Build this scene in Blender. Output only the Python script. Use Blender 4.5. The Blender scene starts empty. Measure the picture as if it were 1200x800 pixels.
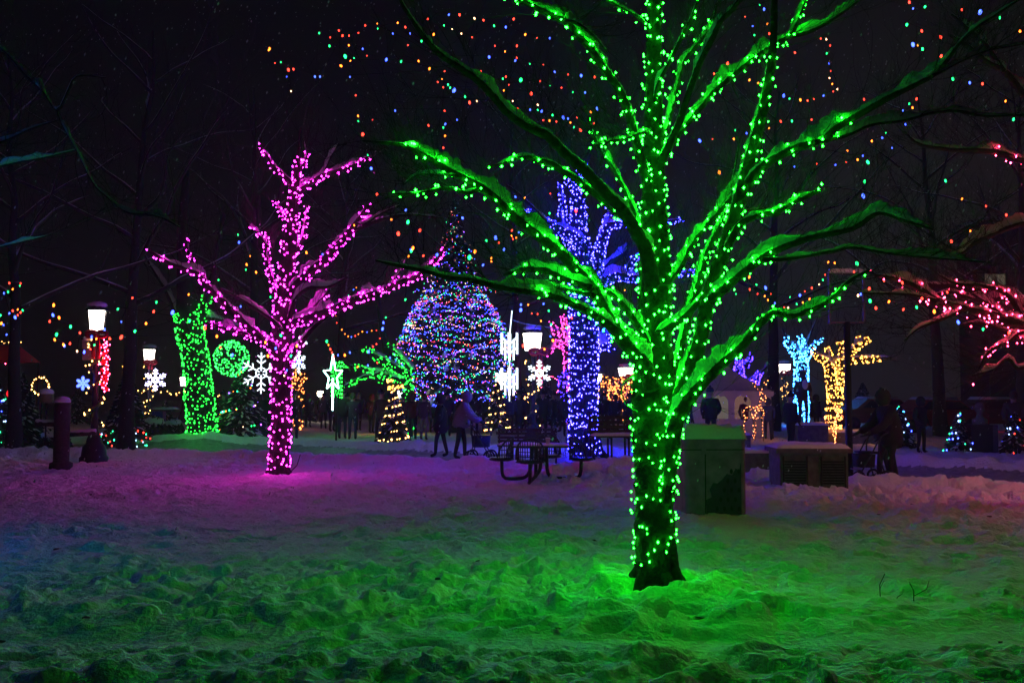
import bpy, math, random
import numpy as np
from mathutils import Vector
random.seed(7); RNG = np.random.default_rng(11)
SC = bpy.context.scene; COL = SC.collection
# ------------------------------------------------------------------ camera, sky, exposure
EYE = 1.6; FPX = 1167.0; PITCH = math.atan(65/FPX)
cam_d = bpy.data.cameras.new("camera"); cam = bpy.data.objects.new("camera", cam_d); COL.objects.link(cam)
cam.location = (0, 0, EYE); cam.rotation_euler = (math.pi/2+PITCH, 0, 0)
cam_d.sensor_width = 36; cam_d.lens = 35; cam_d.clip_start = 0.05; cam_d.clip_end = 2000
SC.camera = cam
world = bpy.data.worlds.new("World"); SC.world = world; world.use_nodes = True
wn = world.node_tree; bg = wn.nodes["Background"]
sky = wn.nodes.new("ShaderNodeTexSky"); sky.sky_type = 'NISHITA'; sky.sun_disc = False
sky.sun_elevation = math.radians(14.0); sky.sun_rotation = math.radians(20)
hs = wn.nodes.new("ShaderNodeHueSaturation"); hs.inputs['Saturation'].default_value = 0.12
tint = wn.nodes.new("ShaderNodeMix"); tint.data_type = 'RGBA'; tint.blend_type = 'MULTIPLY'; tint.inputs['Factor'].default_value = 1
tint.inputs[7].default_value = (1.0, 0.90, 0.92, 1)
wn.links.new(sky.outputs[0], hs.inputs['Color']); wn.links.new(hs.outputs[0], tint.inputs[6]); wn.links.new(tint.outputs[2], bg.inputs['Color'])
bg.inputs['Strength'].default_value = 0.00024
SC.view_settings.view_transform = 'Standard'; SC.view_settings.look = 'None'; SC.view_settings.gamma = 1
SC.view_settings.exposure = 0.0; SC.view_settings.use_curve_mapping = False
SC.cycles.use_denoising = True; SC.cycles.use_adaptive_sampling = True; SC.cycles.adaptive_threshold = 0.035; SC.cycles.use_light_tree = True
SC.cycles.max_bounces = 4; SC.cycles.diffuse_bounces = 2; SC.cycles.glossy_bounces = 2; SC.cycles.volume_bounces = 0
SC.cycles.sample_clamp_indirect = 1.5; SC.cycles.caustics_reflective = False; SC.cycles.caustics_refractive = False
# brightness of each kind of lamp
LUM = dict(green=108, pink=125, blue=230, multi=9, warm=16, cyan=32, purple=24, red=75, lamp=9, flake=3)

# ------------------------------------------------------------------ helpers
def at(px, py, D):
    cx = (px-600)/FPX; cy = (400-py)/FPX
    c, s = math.cos(PITCH), math.sin(PITCH)
    y = c - cy*s; z = s + cy*c
    k = D/y
    return np.array([cx*k, D, EYE+z*k])
def col(c): return (c[0], c[1], c[2], 1)
def mat(name, c, rough=.8, bump=0, bscale=8, var=0, metal=0, spec=.3):
    m = bpy.data.materials.new(name); m.use_nodes = True
    n = m.node_tree; b = n.nodes["Principled BSDF"]
    b.inputs['Roughness'].default_value = rough; b.inputs['Metallic'].default_value = metal
    b.inputs['Specular IOR Level'].default_value = spec
    b.inputs['Base Color'].default_value = col(c)
    tc = n.nodes.new("ShaderNodeTexCoord")
    if var or bump:
        t = n.nodes.new("ShaderNodeTexNoise"); t.inputs['Scale'].default_value = bscale; t.inputs['Detail'].default_value = 6
        n.links.new(tc.outputs['Object'], t.inputs['Vector'])
    if var:
        r = n.nodes.new("ShaderNodeValToRGB"); r.color_ramp.elements[0].position = .3; r.color_ramp.elements[1].position = .7
        r.color_ramp.elements[0].color = col([x*(1-var) for x in c]); r.color_ramp.elements[1].color = col([min(1, x*(1+var)) for x in c])
        n.links.new(t.outputs['Fac'], r.inputs['Fac']); n.links.new(r.outputs[0], b.inputs['Base Color'])
    if bump:
        u = n.nodes.new("ShaderNodeBump"); u.inputs['Strength'].default_value = bump; u.inputs['Distance'].default_value = .03
        n.links.new(t.outputs['Fac'], u.inputs['Height']); n.links.new(u.outputs[0], b.inputs['Normal'])
    return m
def emit(name, c, s, sample=True):
    m = bpy.data.materials.new(name); m.use_nodes = True
    n = m.node_tree; n.nodes.clear()
    e = n.nodes.new("ShaderNodeEmission"); e.inputs[0].default_value = col(c); e.inputs[1].default_value = s
    o = n.nodes.new("ShaderNodeOutputMaterial"); n.links.new(e.outputs[0], o.inputs[0])
    if not sample: m.cycles.emission_sampling = 'NONE'
    return m
M = {}
M['bark'] = mat('bark', (.022, .018, .015), .9, .9, 26, .45)
M['bark_pale'] = mat('bark_pale', (.16, .14, .12), .9, .9, 26, .35)
M['twig'] = mat('twig', (.035, .03, .028), .9)
M['dim_bark'] = mat('darkened_bark', (.022, .019, .018), .9, .9, 26, .4)  # bark colour darkened so lamplight barely shows on the background trees
M['snow'] = mat('snow', (.82, .83, .86), .65, 1.0, 45, .04)
M['cap'] = mat('snow_cap', (.80, .81, .84), .7, .3, 30, .03)
M['iron'] = mat('painted_iron', (.018, .018, .02), .45, .1, 40, .2)
M['steel'] = mat('coated_steel', (.03, .032, .034), .4)
M['needles'] = mat('needles', (.022, .042, .026), .8, 0, 5, .4)
M['wood'] = mat('weathered_wood', (.06, .045, .035), .85, .5, 14, .3)
M['stone'] = mat('stone', (.13, .125, .12), .9, .5, 9, .3)
M['wire'] = mat('wire', (.012, .03, .016), .6)
M['rubber'] = mat('rubber', (.012, .012, .012), .8)
M['canvas'] = mat('tent_canvas', (.55, .54, .52), .8, .2, 6, .08)
M['skin'] = mat('skin', (.32, .2, .15), .6)
M['glass'] = mat('dark_glass', (.02, .022, .025), .1)
M['redcloth'] = mat('red_ribbon', (.42, .015, .02), .6)
E = {}
E['green'] = emit('green_bulb', (.0055, 1, .010), LUM['green'])
E['green_far'] = emit('green_bulb_far', (.012, 1, .035), 13)
E['pink'] = emit('pink_bulb', (.60, .009, .40), LUM['pink'])
E['blue'] = emit('blue_bulb', (.011, .009, 1), LUM['blue'])
E['cyan'] = emit('ice_blue_bulb', (.03, .25, 1), LUM['cyan'])
E['cyan_near'] = emit('azure_bulb', (.004, .16, 1), 150)
E['purple'] = emit('violet_bulb', (.045, .015, 1), LUM['purple'])
E['warm'] = emit('warm_white_bulb', (1, .42, .10), LUM['warm'])
E['gold'] = emit('gold_bulb', (1, .36, .05), 14)
E['red'] = emit('red_bulb', (1, .03, .10), LUM['red'])
E['orange'] = emit('orange_bulb', (1, .2, .04), 12)
E['magenta'] = emit('magenta_bulb', (1, .04, .42), 16)
E['white'] = emit('cold_white_tube', (.75, .9, 1), LUM['flake'])
E['lamp'] = emit('lantern_glass', (1, .88, .76), LUM['lamp'])
MULTI = [emit('multi_'+n, c, LUM['multi']) for n, c in (('blue', (.04, .08, 1)), ('red', (1, .035, .02)), ('green', (.01, .8, .13)), ('orange', (1, .17, .015)), ('pale', (1, .45, .22)))]
SMALL = [emit('mini_'+n, c, s) for n, c, s in (('blue', (.03, .05, 1), 30), ('red', (1, .04, .07), 11), ('green', (.02, .9, .28), 10), ('violet', (.22, .05, 1), 22), ('pale', (1, .5, .3), 8))]

class MB:
    def __init__(s): s.v = []; s.f = []; s.n = 0; s.mi = []
    def add(s, v, f, mi=0):
        v = np.asarray(v, float).reshape(-1, 3)
        s.v.append(v); s.f += [tuple(i+s.n for i in q) for q in f]; s.mi += [mi]*len(f); s.n += len(v); return s
    def box(s, c, d, rz=0, mi=0, taper=1, ry=0):
        x, y, z = [k/2 for k in d]; t = taper
        v = np.array([(-x, -y, -z), (x, -y, -z), (x, y, -z), (-x, y, -z), (-x*t, -y*t, z), (x*t, -y*t, z), (x*t, y*t, z), (-x*t, y*t, z)])
        if ry: a, b = math.cos(ry), math.sin(ry); v = np.c_[v[:, 0]*a+v[:, 2]*b, v[:, 1], -v[:, 0]*b+v[:, 2]*a]
        if rz: a, b = math.cos(rz), math.sin(rz); v = np.c_[v[:, 0]*a-v[:, 1]*b, v[:, 0]*b+v[:, 1]*a, v[:, 2]]
        return s.add(v+np.array(c), [(3, 2, 1, 0), (4, 5, 6, 7), (0, 1, 5, 4), (1, 2, 6, 5), (2, 3, 7, 6), (3, 0, 4, 7)], mi)
    def tube(s, P, R, seg=8, mi=0, cap=True, noise=0):
        P = np.asarray(P, float); n = len(P); R = np.full(n, R) if np.isscalar(R) else np.asarray(R, float)
        T = np.gradient(P, axis=0); T /= np.linalg.norm(T, axis=1)[:, None]+1e-9
        a = np.array([1., 0, 0]) if abs(T[0][0]) < .8 else np.array([0, 1., 0])
        u = a-T[0]*a.dot(T[0]); u /= np.linalg.norm(u); ang = np.linspace(0, 2*math.pi, seg, endpoint=False)
        V = []
        for i in range(n):
            u = u-T[i]*u.dot(T[i]); u /= np.linalg.norm(u)+1e-9; w = np.cross(T[i], u)
            r = R[i]*(1+(noise*(RNG.random(seg)-.5) if noise else 0))
            V.append(P[i]+np.outer(np.cos(ang)*r, u)+np.outer(np.sin(ang)*r, w))
        F = [(i*seg+j, i*seg+(j+1) % seg, (i+1)*seg+(j+1) % seg, (i+1)*seg+j) for i in range(n-1) for j in range(seg)]
        if cap: F += [tuple(range(seg))[::-1], tuple((n-1)*seg+j for j in range(seg))]
        return s.add(np.vstack(V), F, mi)
    def lathe(s, prof, c=(0, 0, 0), seg=16, mi=0):
        ang = np.linspace(0, 2*math.pi, seg, endpoint=False); V = []
        for r, z in prof: V.append(np.c_[np.cos(ang)*r, np.sin(ang)*r, np.full(seg, z)])
        n = len(prof)
        F = [(i*seg+j, i*seg+(j+1) % seg, (i+1)*seg+(j+1) % seg, (i+1)*seg+j) for i in range(n-1) for j in range(seg)]
        F += [tuple(range(seg))[::-1], tuple((n-1)*seg+j for j in range(seg))]
        return s.add(np.vstack(V)+np.array(c), F, mi)
    def ball(s, c, r, seg=10, mi=0, sc=(1, 1, 1), noise=0):
        k = seg//2+1; pr = [(math.sin(math.pi*i/k), -math.cos(math.pi*i/k)) for i in range(k+1)]
        pr[0] = (.02, -1); pr[-1] = (.02, 1)
        b = MB().lathe(pr, (0, 0, 0), seg); v = b.v[0]
        if noise: v = v*(1+noise*(RNG.random((len(v), 1))-.5))
        return s.add(v*r*np.array(sc)+np.array(c), b.f, mi)
    def bulbs(s, P, r, mi=0, jitter=.25):
        P = np.asarray(P, float).reshape(-1, 3); n = len(P)
        if not n: return s
        o = np.array([(1, 0, 0), (-1, 0, 0), (0, 1, 0), (0, -1, 0), (0, 0, 1.3), (0, 0, -1.3)])
        R = r*(1+jitter*(RNG.random(n)-.5)*2)
        V = (P[:, None, :]+o[None]*R[:, None, None]).reshape(-1, 3)
        t = [(0, 2, 4), (2, 1, 4), (1, 3, 4), (3, 0, 4), (2, 0, 5), (1, 2, 5), (3, 1, 5), (0, 3, 5)]
        return s.add(V, [(a+6*i, b+6*i, c+6*i) for i in range(n) for a, b, c in t], mi)
    def build(s, name, m, parent=None, smooth=True, loc=None):
        me = bpy.data.meshes.new(name)
        V = np.vstack(s.v) if s.v else np.zeros((0, 3))
        base = np.zeros(3)
        if parent is not None: base = np.array(parent['_w'])
        elif loc is not None: base = np.array(loc, float)
        me.from_pydata((V-base).tolist(), [], s.f)
        for k in (m if isinstance(m, (list, tuple)) else [m]): me.materials.append(k)
        if any(s.mi): me.polygons.foreach_set('material_index', s.mi)
        if smooth: me.polygons.foreach_set('use_smooth', [True]*len(me.polygons))
        me.update()
        o = bpy.data.objects.new(name, me); COL.objects.link(o)
        if parent is not None:
            o.parent = parent; o['_w'] = tuple(base)
        else: o.location = base; o['_w'] = tuple(base)
        return o
# everything is modelled in world coordinates; '_w' remembers a thing's world origin
def tag(o, label=None, cat=None, group=None, kind=None):
    if label: o['label'] = label
    if cat: o['category'] = cat
    if group: o['group'] = group
    if kind: o['kind'] = kind
    return o
def thing(name, loc, label, cat, group=None):
    o = bpy.data.objects.new(name, None); COL.objects.link(o); o.location = loc; o['_w'] = tuple(float(k) for k in loc)
    o.empty_display_size = .2
    return tag(o, label, cat, group)
def rot(v, rz, c=(0, 0, 0)):
    v = np.asarray(v, float); a, b = math.cos(rz), math.sin(rz)
    return np.c_[v[:, 0]*a-v[:, 1]*b, v[:, 0]*b+v[:, 1]*a, v[:, 2]]+np.array(c)
class LB(MB):   # mesh collector in a thing's own turned frame
    def __init__(s, c, rz=0, sc=1): super().__init__(); s.c = c; s.rz = rz; s.s = sc
    def add(s, v, f, mi=0): return super().add(rot(np.asarray(v, float).reshape(-1, 3)*s.s, s.rz, s.c), f, mi)
def smooth_path(P, step):
    P = np.asarray(P, float); Q = np.vstack([2*P[0]-P[1], P, 2*P[-1]-P[-2]]); out = []
    for i in range(1, len(Q)-2):
        n = max(2, int(np.linalg.norm(Q[i+1][:3]-Q[i][:3])/step)); t = np.linspace(0, 1, n, endpoint=False)[:, None]
        a, b, c, d = Q[i-1], Q[i], Q[i+1], Q[i+2]
        out.append(.5*((2*b)+(-a+c)*t+(2*a-5*b+4*c-d)*t**2+(-a+3*b-3*c+d)*t**3))
    out.append(P[-1:]); return np.vstack(out)

# ------------------------------------------------------------------ ground
def h2(i, j, k=0):
    n = (i.astype(np.int64)*374761393+j.astype(np.int64)*668265263+k*974634777) & 0xffffffff
    n = ((n ^ (n >> 13))*1274126177) & 0xffffffff
    return ((n ^ (n >> 16)) & 0xffff)/65535.
def vn(x, y, k=0):
    i = np.floor(x); j = np.floor(y); u = x-i; v = y-j; u = u*u*u*(u*(u*6-15)+10); v = v*v*v*(v*(v*6-15)+10)
    return (h2(i, j, k)*(1-u)+h2(i+1, j, k)*u)*(1-v)+(h2(i, j+1, k)*(1-u)+h2(i+1, j+1, k)*u)*v
def fbm(x, y, o=4, k=0): return sum(vn(x*2**q, y*2**q, k+q)/2**(q+1) for q in range(o))/(1-.5**o)
def worley(x, y, k=0):
    i = np.floor(x); j = np.floor(y); d = np.full(x.shape, 9.); w = np.zeros(x.shape)
    for a in (-1, 0, 1):
        for b in (-1, 0, 1):
            px = i+a+h2(i+a, j+b, k); py = j+b+h2(i+a, j+b, k+5); q = (px-x)**2+(py-y)**2
            m = q < d; d = np.where(m, q, d); w = np.where(m, h2(i+a, j+b, k+9), w)
    return np.sqrt(d), w
def path_mid(x): return 25.3-.6*np.clip(x, -8, 30)-.05*np.clip(x+8, -60, 0)
def path_off(x, y): return np.abs(y-path_mid(x)+.35*(vn(x*.5, y*.5, 77)-.5)*2)
MOUNDS = []; PRINTS = []
for tx, ty, ta, nstep in ((-5.5, 8.2, .12, 14), (5.5, 9.6, 2.9, 13), (-1.2, 6.9, 1.1, 9), (1.0, 6.1, .05, 10), (-6.5, 12, -.15, 16), (3.2, 12.6, 2.6, 9), (-3, 6.0, .3, 8), (4.5, 6.7, 2.2, 8)):
    for k_ in range(nstep):
        sd_ = .11 if k_ % 2 else -.11; PRINTS.append((tx+math.cos(ta)*k_*.62-math.sin(ta)*sd_+random.uniform(-.08, .08), ty+math.sin(ta)*k_*.62+math.cos(ta)*sd_+random.uniform(-.08, .08), ta+random.uniform(-.3, .3)))
def height(x, y):
    x = np.asarray(x, float); y = np.asarray(y, float)
    po = path_off(x, y); onp = np.clip((3.0-po)/.9, 0, 1); onp = onp*onp*(3-2*onp)
    chunky = np.exp(-((po-5.6)/2.3)**2)*np.clip((x+3)/5, 0, 1)*(y < path_mid(x))
    near = np.clip(1-np.abs(y-6.75)/.55, 0, 1)                 # trodden strip in front of the big tree
    calm = 1-.8*np.maximum(onp, near)
    wx = x+.25*fbm(x*1.5, y*1.5, 2, 3); wy = y+.25*fbm(x*1.5+9, y*1.5, 2, 4)
    d1, w1 = worley(wx*2.7, wy*3.3, 1); d2, w2 = worley(wx*6.3, wy*7.2, 2); d3, w3 = worley(wx*15, wy*17, 6)
    clump = (w1-.3)*.12*np.clip(1.1-d1*1.35, 0, 1)**.7+(w2-.35)*.085*np.clip(1.1-d2*1.4, 0, 1)**.8+(w3-.3)*.03*np.clip(1.1-d3*1.4, 0, 1)
    rough = .45+.75*np.clip(fbm(x*.35, y*.35, 2, 21)*2-.6, 0, 1)+1.1*chunky
    z = .09*(fbm(x*.45, y*.45, 3, 8)-.5)+calm*rough*clump+0.05*(fbm(x*3.2, y*3.2, 4, 12)-.5)*(.5+.5*calm)
    ridge = np.exp(-((po-3.5)/.45)**2)*(.10+.17*fbm(x*1.7, y*1.7, 3, 31))
    edge = np.exp(-((y-5.55)/.5)**2)*.07+np.exp(-((y-7.6)/.5)**2)*.05*(x > -9)
    for fx_, fy_, fa_ in PRINTS:
        m = (np.abs(x-fx_) < .35) & (np.abs(y-fy_) < .35)
        if m.any():
            dx = x[m]-fx_; dy = y[m]-fy_; ca, sa = math.cos(fa_), math.sin(fa_); q = ((dx*ca+dy*sa)/.16)**2+((-dx*sa+dy*ca)/.07)**2; z = z.copy() if not z.flags.writeable else z; z[m] += -.075*np.exp(-q**1.5)+.03*np.exp(-(np.sqrt(q)-1.6)**2*5)
    z = z+ridge+edge-.07*onp-.03*near
    for mx, my, r, hh in MOUNDS: z = z+hh*np.exp(-((x-mx)**2+(y-my)**2)/r**2)
    return z
def gz(x, y): return float(height(np.array([x]), np.array([y]))[0])
def ground_at(px, D): p = at(px, 400, D); return (p[0], D, gz(p[0], D))
gp = at(772, 700, 8.1); MOUNDS += [(gp[0]+.42, gp[1]+.0, .36, .17), (gp[0]-.34, gp[1]+.12, .30, .13), (gp[0]-.05, gp[1]-.42, .2, .05)]
pp = at(326, 562, 19.2); MOUNDS += [(pp[0], pp[1]-.1, .7, .12)]
bp = at(684, 540, 25.7); MOUNDS += [(bp[0]-.3, bp[1], .8, .25)]
lg = at(236, 520, 34); MOUNDS += [(lg[0], lg[1]-.2, 1.5, .25)]
bb = at(722, 545, 21.2); MOUNDS += [(bb[0]+.1, bb[1]-1.5, .8, .34), (bb[0]-.9, bb[1]-1.6, .6, .22)]
ys = np.concatenate([np.linspace(-25, 3.2, 36), 3.3*np.exp(np.arange(0, 4.83, .0043))]); W_ = 820
us = np.linspace(-1, 1, W_); us = np.sign(us)*(.8*np.abs(us)+.2*np.abs(us)**5)
half = np.where(ys < 3.3, 12, 0)+np.where(ys >= 3.3, 3+.72*ys, 0); half = np.maximum(half, 6)
X = us[None]*half[:, None]; Y = np.repeat(ys[:, None], W_, 1); Z = height(X, Y)
Z = np.where(Y > 120, Z*.2, Z)
n = len(ys); idx = np.arange(n*W_).reshape(n, W_)
quads = np.stack([idx[:-1, :-1], idx[:-1, 1:], idx[1:, 1:], idx[1:, :-1]], -1).reshape(-1, 4)
cx = (X[:-1, :-1]+X[1:, 1:])/2; cy = (Y[:-1, :-1]+Y[1:, 1:])/2
on = ((path_off(cx, cy) < 2.75) & (np.abs(cx) < 60)).reshape(-1)
V = np.stack([X, Y, Z], -1).reshape(-1, 3)
def grid_obj(name, q, m):
    used = np.unique(q); rm = np.zeros(len(V), int); rm[used] = np.arange(len(used)); q = rm[q]
    me = bpy.data.meshes.new(name); me.vertices.add(len(used)); me.vertices.foreach_set('co', V[used].ravel())
    me.loops.add(q.size); me.loops.foreach_set('vertex_index', q.ravel().astype(np.int32))
    me.polygons.add(len(q)); me.polygons.foreach_set('loop_start', np.arange(0, q.size, 4, dtype=np.int32))
    me.polygons.foreach_set('use_smooth', np.ones(len(q), bool)); me.materials.append(m); me.update(calc_edges=True); me.validate()
    o = bpy.data.objects.new(name, me); COL.objects.link(o); o['kind'] = 'structure'; return o
M['ground'] = mat('ground_snow', (.80, .81, .85), .75, 1.0, 21, .05)
M['slush'] = mat('trodden_snow', (.30, .29, .31), .6, .5, 7, .35)
tag(grid_obj('snow_ground', quads[~on], M['ground']), 'trampled snow covering the park lawn', None)
tag(grid_obj('path', quads[on], M['slush']), 'dark trodden footpath across the snowy park', None)

# ------------------------------------------------------------------ trees traced limb by limb
def trace(pts, D, d0, d1):
    n = len(pts); out = []
    L = [0]
    for a, b in zip(pts, pts[1:]): L.append(L[-1]+math.hypot(a[0]-b[0], a[1]-b[1]))
    for p, l in zip(pts, L):
        d = D+d0+(d1-d0)*(l/L[-1]); w = at(p[0], p[1], d); out.append([w[0], w[1], w[2], p[2]*d/FPX])
    return np.array(out)
def snow_on(S, scale=1., amount=1.):
    """a snow load riding on the upper side of a limb (S: x,y,z,r samples)"""
    P, R = S[:, :3], S[:, 3]; n = len(P)
    if n < 4: return None
    T = np.gradient(P, axis=0); T /= np.linalg.norm(T, axis=1)[:, None]+1e-9
    up = np.array([0, 0, 1.])-T*T[:, 2:3]; sl = np.linalg.norm(up, axis=1); up /= sl[:, None]+1e-6
    side = np.cross(T, up); sd = random.random()*100
    L = np.concatenate([[0], np.cumsum(np.linalg.norm(np.diff(P, axis=0), axis=1))])/scale
    nz = vn(L*7+sd, L*0, 3)*.6+vn(L*24+sd, L*0, 5)*.4; cl = np.clip(vn(L*3.1+sd, L*0+4, 9)*3-1.25, 0, 1)
    gapn = np.clip(vn(L*5.3+sd, L*0+7, 13)*6-.9, .34, 1)*(.62+.55*vn(L*14+sd, L*0+2, 17)); hgt = (R*.5+.016*scale)*(.15+.9*nz+1.6*cl**1.5)*gapn*np.clip(sl*1.35-.12, .10, 1)*amount
    wid = R*(.62+.42*nz)*np.clip(.35+sl, .4, 1)*(.6+.4*gapn)+.002
    k = np.arange(n)/(n-1); end = np.clip(np.minimum(k*12, (1-k)*8), .05, 1); hgt = hgt*end; wid = wid*end
    seg = 12; a = np.linspace(0, 2*math.pi, seg, endpoint=False); V = []
    for i in range(n):
        c = P[i]+up[i]*R[i]*.62; s_ = np.sin(a); zz = np.where(s_ > 0, s_*(hgt[i]+R[i]*.35), s_*R[i]*.3)
        jit = 1+.26*(RNG.random(seg)-.5)
        V.append(c+np.outer(np.cos(a)*wid[i]*jit, side[i])+np.outer(zz*jit, up[i]))
    F = [(i*seg+j, i*seg+(j+1) % seg, (i+1)*seg+(j+1) % seg, (i+1)*seg+j) for i in range(n-1) for j in range(seg)]
    F += [tuple(range(seg))[::-1], tuple((n-1)*seg+j for j in range(seg))]
    return np.vstack(V), F
def wrap(S, gap, pitch, off, snowgap=True):
    """bulb points of a string wound round a limb"""
    P, R = S[:, :3], S[:, 3]; T = np.gradient(P, axis=0); T /= np.linalg.norm(T, axis=1)[:, None]+1e-9
    L = np.concatenate([[0], np.cumsum(np.linalg.norm(np.diff(P, axis=0), axis=1))])
    out = []; wires = []; l = random.random()*gap; ph = random.random()*6
    while l < L[-1]:
        i = min(len(P)-1, int(np.searchsorted(L, l))); t = T[i]
        a = np.array([1., 0, 0]) if abs(t[0]) < .8 else np.array([0, 1., 0]); u = a-t*a.dot(t); u /= np.linalg.norm(u); w = np.cross(t, u)
        r = R[i]+off; turn = 2*math.pi*max(r, .02); step = gap/math.hypot(turn/pitch, 1)
        d = u*math.cos(ph)+w*math.sin(ph); p = P[i]+d*r
        wires.append(P[i]+d*(R[i]+off*.35))
        up = np.array([0, 0, 1.])-t*t[2]; sl = np.linalg.norm(up)
        if not (snowgap and sl > .45 and d.dot(up/sl) > .45 and random.random() < .45):
            out.append(p+(RNG.random(3)-.5)*off*1.1+t*(random.random()-.5)*pitch*(.9 if off < .035 else 2.2))
        stp = step*(.55+.9*random.random()); l += stp; ph += 2*math.pi*stp/pitch+(random.gauss(0, .35) if random.random() < .3 else 0)
    return out, wires
def twigs(mb, S, n, ln, r0, depth=2, up=.3):
    P = S[:, :3]
    for _ in range(n):
        i = int(len(P)*(.25+.75*random.random()))-1; p = P[i].copy(); t = P[min(i+1, len(P)-1)]-P[max(i-1, 0)]; t = t/(np.linalg.norm(t)+1e-9)
        d = t+(RNG.random(3)-.5)*1.7+np.array([0, 0, up]); d /= np.linalg.norm(d); l = ln*(.4+.9*random.random()); m = 7; Q = [p]
        for k in range(m): d = d+(RNG.random(3)-.5)*.45; d[2] += .05; d /= np.linalg.norm(d); Q.append(Q[-1]+d*l/m)
        Q = np.array(Q); mb.tube(Q, np.linspace(r0, r0*.3, m+1), 3, cap=False)
        if depth: twigs(mb, np.c_[Q, np.full(m+1, r0)], 3, l*.6, r0*.6, depth-1, up)
def place_bulbs(root, pts, r, m, keep=100, name='bulb'):
    """the ones nearest the camera as parts, the rest as one part"""
    pts = [p for p in pts]
    pts.sort(key=lambda p: (abs(at_px(p)[0]-512) > 520 or abs(at_px(p)[1]-341) > 350, p[1]+RNG.random()*.25))
    base = np.array(root['_w']); src = None
    for p in pts[:keep]:
        if src is None:
            src = MB().bulbs([p], r, jitter=0).build(name, m, root)
            me = src.data; c = sum((v.co for v in me.vertices), Vector())/len(me.vertices)
            for v in me.vertices: v.co -= c
            src.location = c
        else:
            o = src.copy(); COL.objects.link(o); o.parent = root; o.location = Vector(p-base); s = .75+.5*random.random(); o.scale = (s, s, s)
    if len(pts) > keep: tag(MB().bulbs(pts[keep:], r).build('bulbs', m, root, False), kind='stuff')
def at_px(p):
    v = np.array(p)-np.array([0, 0, EYE]); c, s = math.cos(PITCH), math.sin(PITCH)
    f = v[1]*c+v[2]*s; u = -v[1]*s+v[2]*c
    if f < .1: return (-999, -999)
    return ((600+FPX*v[0]/f)*1024/1200, (400-FPX*u/f)*1024/1200)
def traced_tree(D, trunk, limbs, label, cat='tree', name='bare_tree', bulb=None, slabel='', group=None, brad=.009, gap=.09, pitch=.12, off=.022,
                snow=1., twig=(0, 0, 0), parts=True, keep=100, snow_scale=1., bark='bark', trunk_lights=True, wire=True, bgap=None, thin=1., sink=.1, step=.04):
    TR = trace(trunk, D, 0, 0); g = gz(TR[0, 0], TR[0, 1]); TR[0, 2] = g-sink
    root = thing(name, (TR[0, 0], TR[0, 1], g), label, cat)
    TS = smooth_path(TR, step*2); pts = []; wires = []
    MB().tube(TS[:, :3], TS[:, 3], 20 if parts else 8, noise=.2).build('trunk', M[bark], root)
    if parts and abs(TR[0, 0]) < 6:
        for q in range(6):
            a = q*1.047+.4+random.random()*.5; r0 = TS[3, 3]; c0 = TS[0, :3]+[0, 0, sink]; d = np.array([math.cos(a), math.sin(a), 0])
            MB().tube(smooth_path([np.r_[c0+d*r0*.5+[0, 0, r0*1.9], r0*.35], np.r_[c0+d*r0*.85+[0, 0, r0*.5], r0*.34], np.r_[c0+d*r0*1.15+[0, 0, .02], r0*.26], np.r_[c0+d*r0*1.5-[0, 0, .12], r0*.12]], .03)[:, :3], np.linspace(r0*.4, r0*.15, len(smooth_path([np.r_[c0+d*r0*.5+[0, 0, r0*1.9], r0*.35], np.r_[c0+d*r0*.85+[0, 0, r0*.5], r0*.34], np.r_[c0+d*r0*1.15+[0, 0, .02], r0*.26], np.r_[c0+d*r0*1.5-[0, 0, .12], r0*.12]], .03))), 8, noise=.2).build('root', M[bark], root)
    if trunk_lights is True: a, w = wrap(TS[int(.3/step/2) if parts else 0:], gap, pitch, off); pts += a; wires.append(w)
    elif trunk_lights:
        k = int(len(TS)*trunk_lights); a, w = wrap(TS[:k], gap, pitch, off); pts += a; wires.append(w)
    allb = MB(); alls = MB(); tw = MB(); hs_ = False
    for lb in limbs:
        P, d0, d1, lit = [(a, b, c*thin) for a, b, c in lb[0]], lb[1], lb[2], lb[3]; S = smooth_path(trace(P, D, d0, d1), step)
        br = MB().tube(S[:, :3], S[:, 3], 10 if parts else 6, noise=.2).build('branch', M[bark], root)
        if snow:
            s = snow_on(S, snow_scale, snow*(1.25 if parts else 1))
            if s:
                MB().add(*s).build('branch_snow', M['snow'], br)
        if lit:
            k = max(4, int(len(S)*lit)); a, w = wrap(S[:k], bgap or gap, pitch, off); pts += a; wires.append(w)
        if twig[0]: twigs(tw, S, int(twig[0]*(1+len(S)*step*.5)), twig[1], twig[2])
    if tw.n: tag(tw.build('crown', M['twig'], root, False), None)
    if bulb:
        st = thing('string_lights', (TR[0, 0], TR[0, 1]-.01, g+.3), slabel, 'string lights', group)
        place_bulbs(st, pts, brad, E[bulb], keep if parts else 0)
        if wire:
            wb = MB()
            for w in wires:
                if len(w) > 2: wb.tube(np.array(w), .0028 if parts else .004, 3, cap=False)
            wb.build('wire', M['wire'], st, False)
    return root, TS, pts
GT = [(771, 706, 29), (770, 690, 26), (768, 660, 23), (767, 600, 23), (768, 540, 24), (768, 500, 26), (768, 460, 27), (768, 430, 24), (767, 400, 20), (768, 350, 19), (767, 300, 18), (766, 250, 15), (766, 200, 13), (766, 150, 11), (766, 100, 10), (766, 50, 9), (767, 0, 8), (768, -70, 6), (770, -200, 3)]
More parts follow.
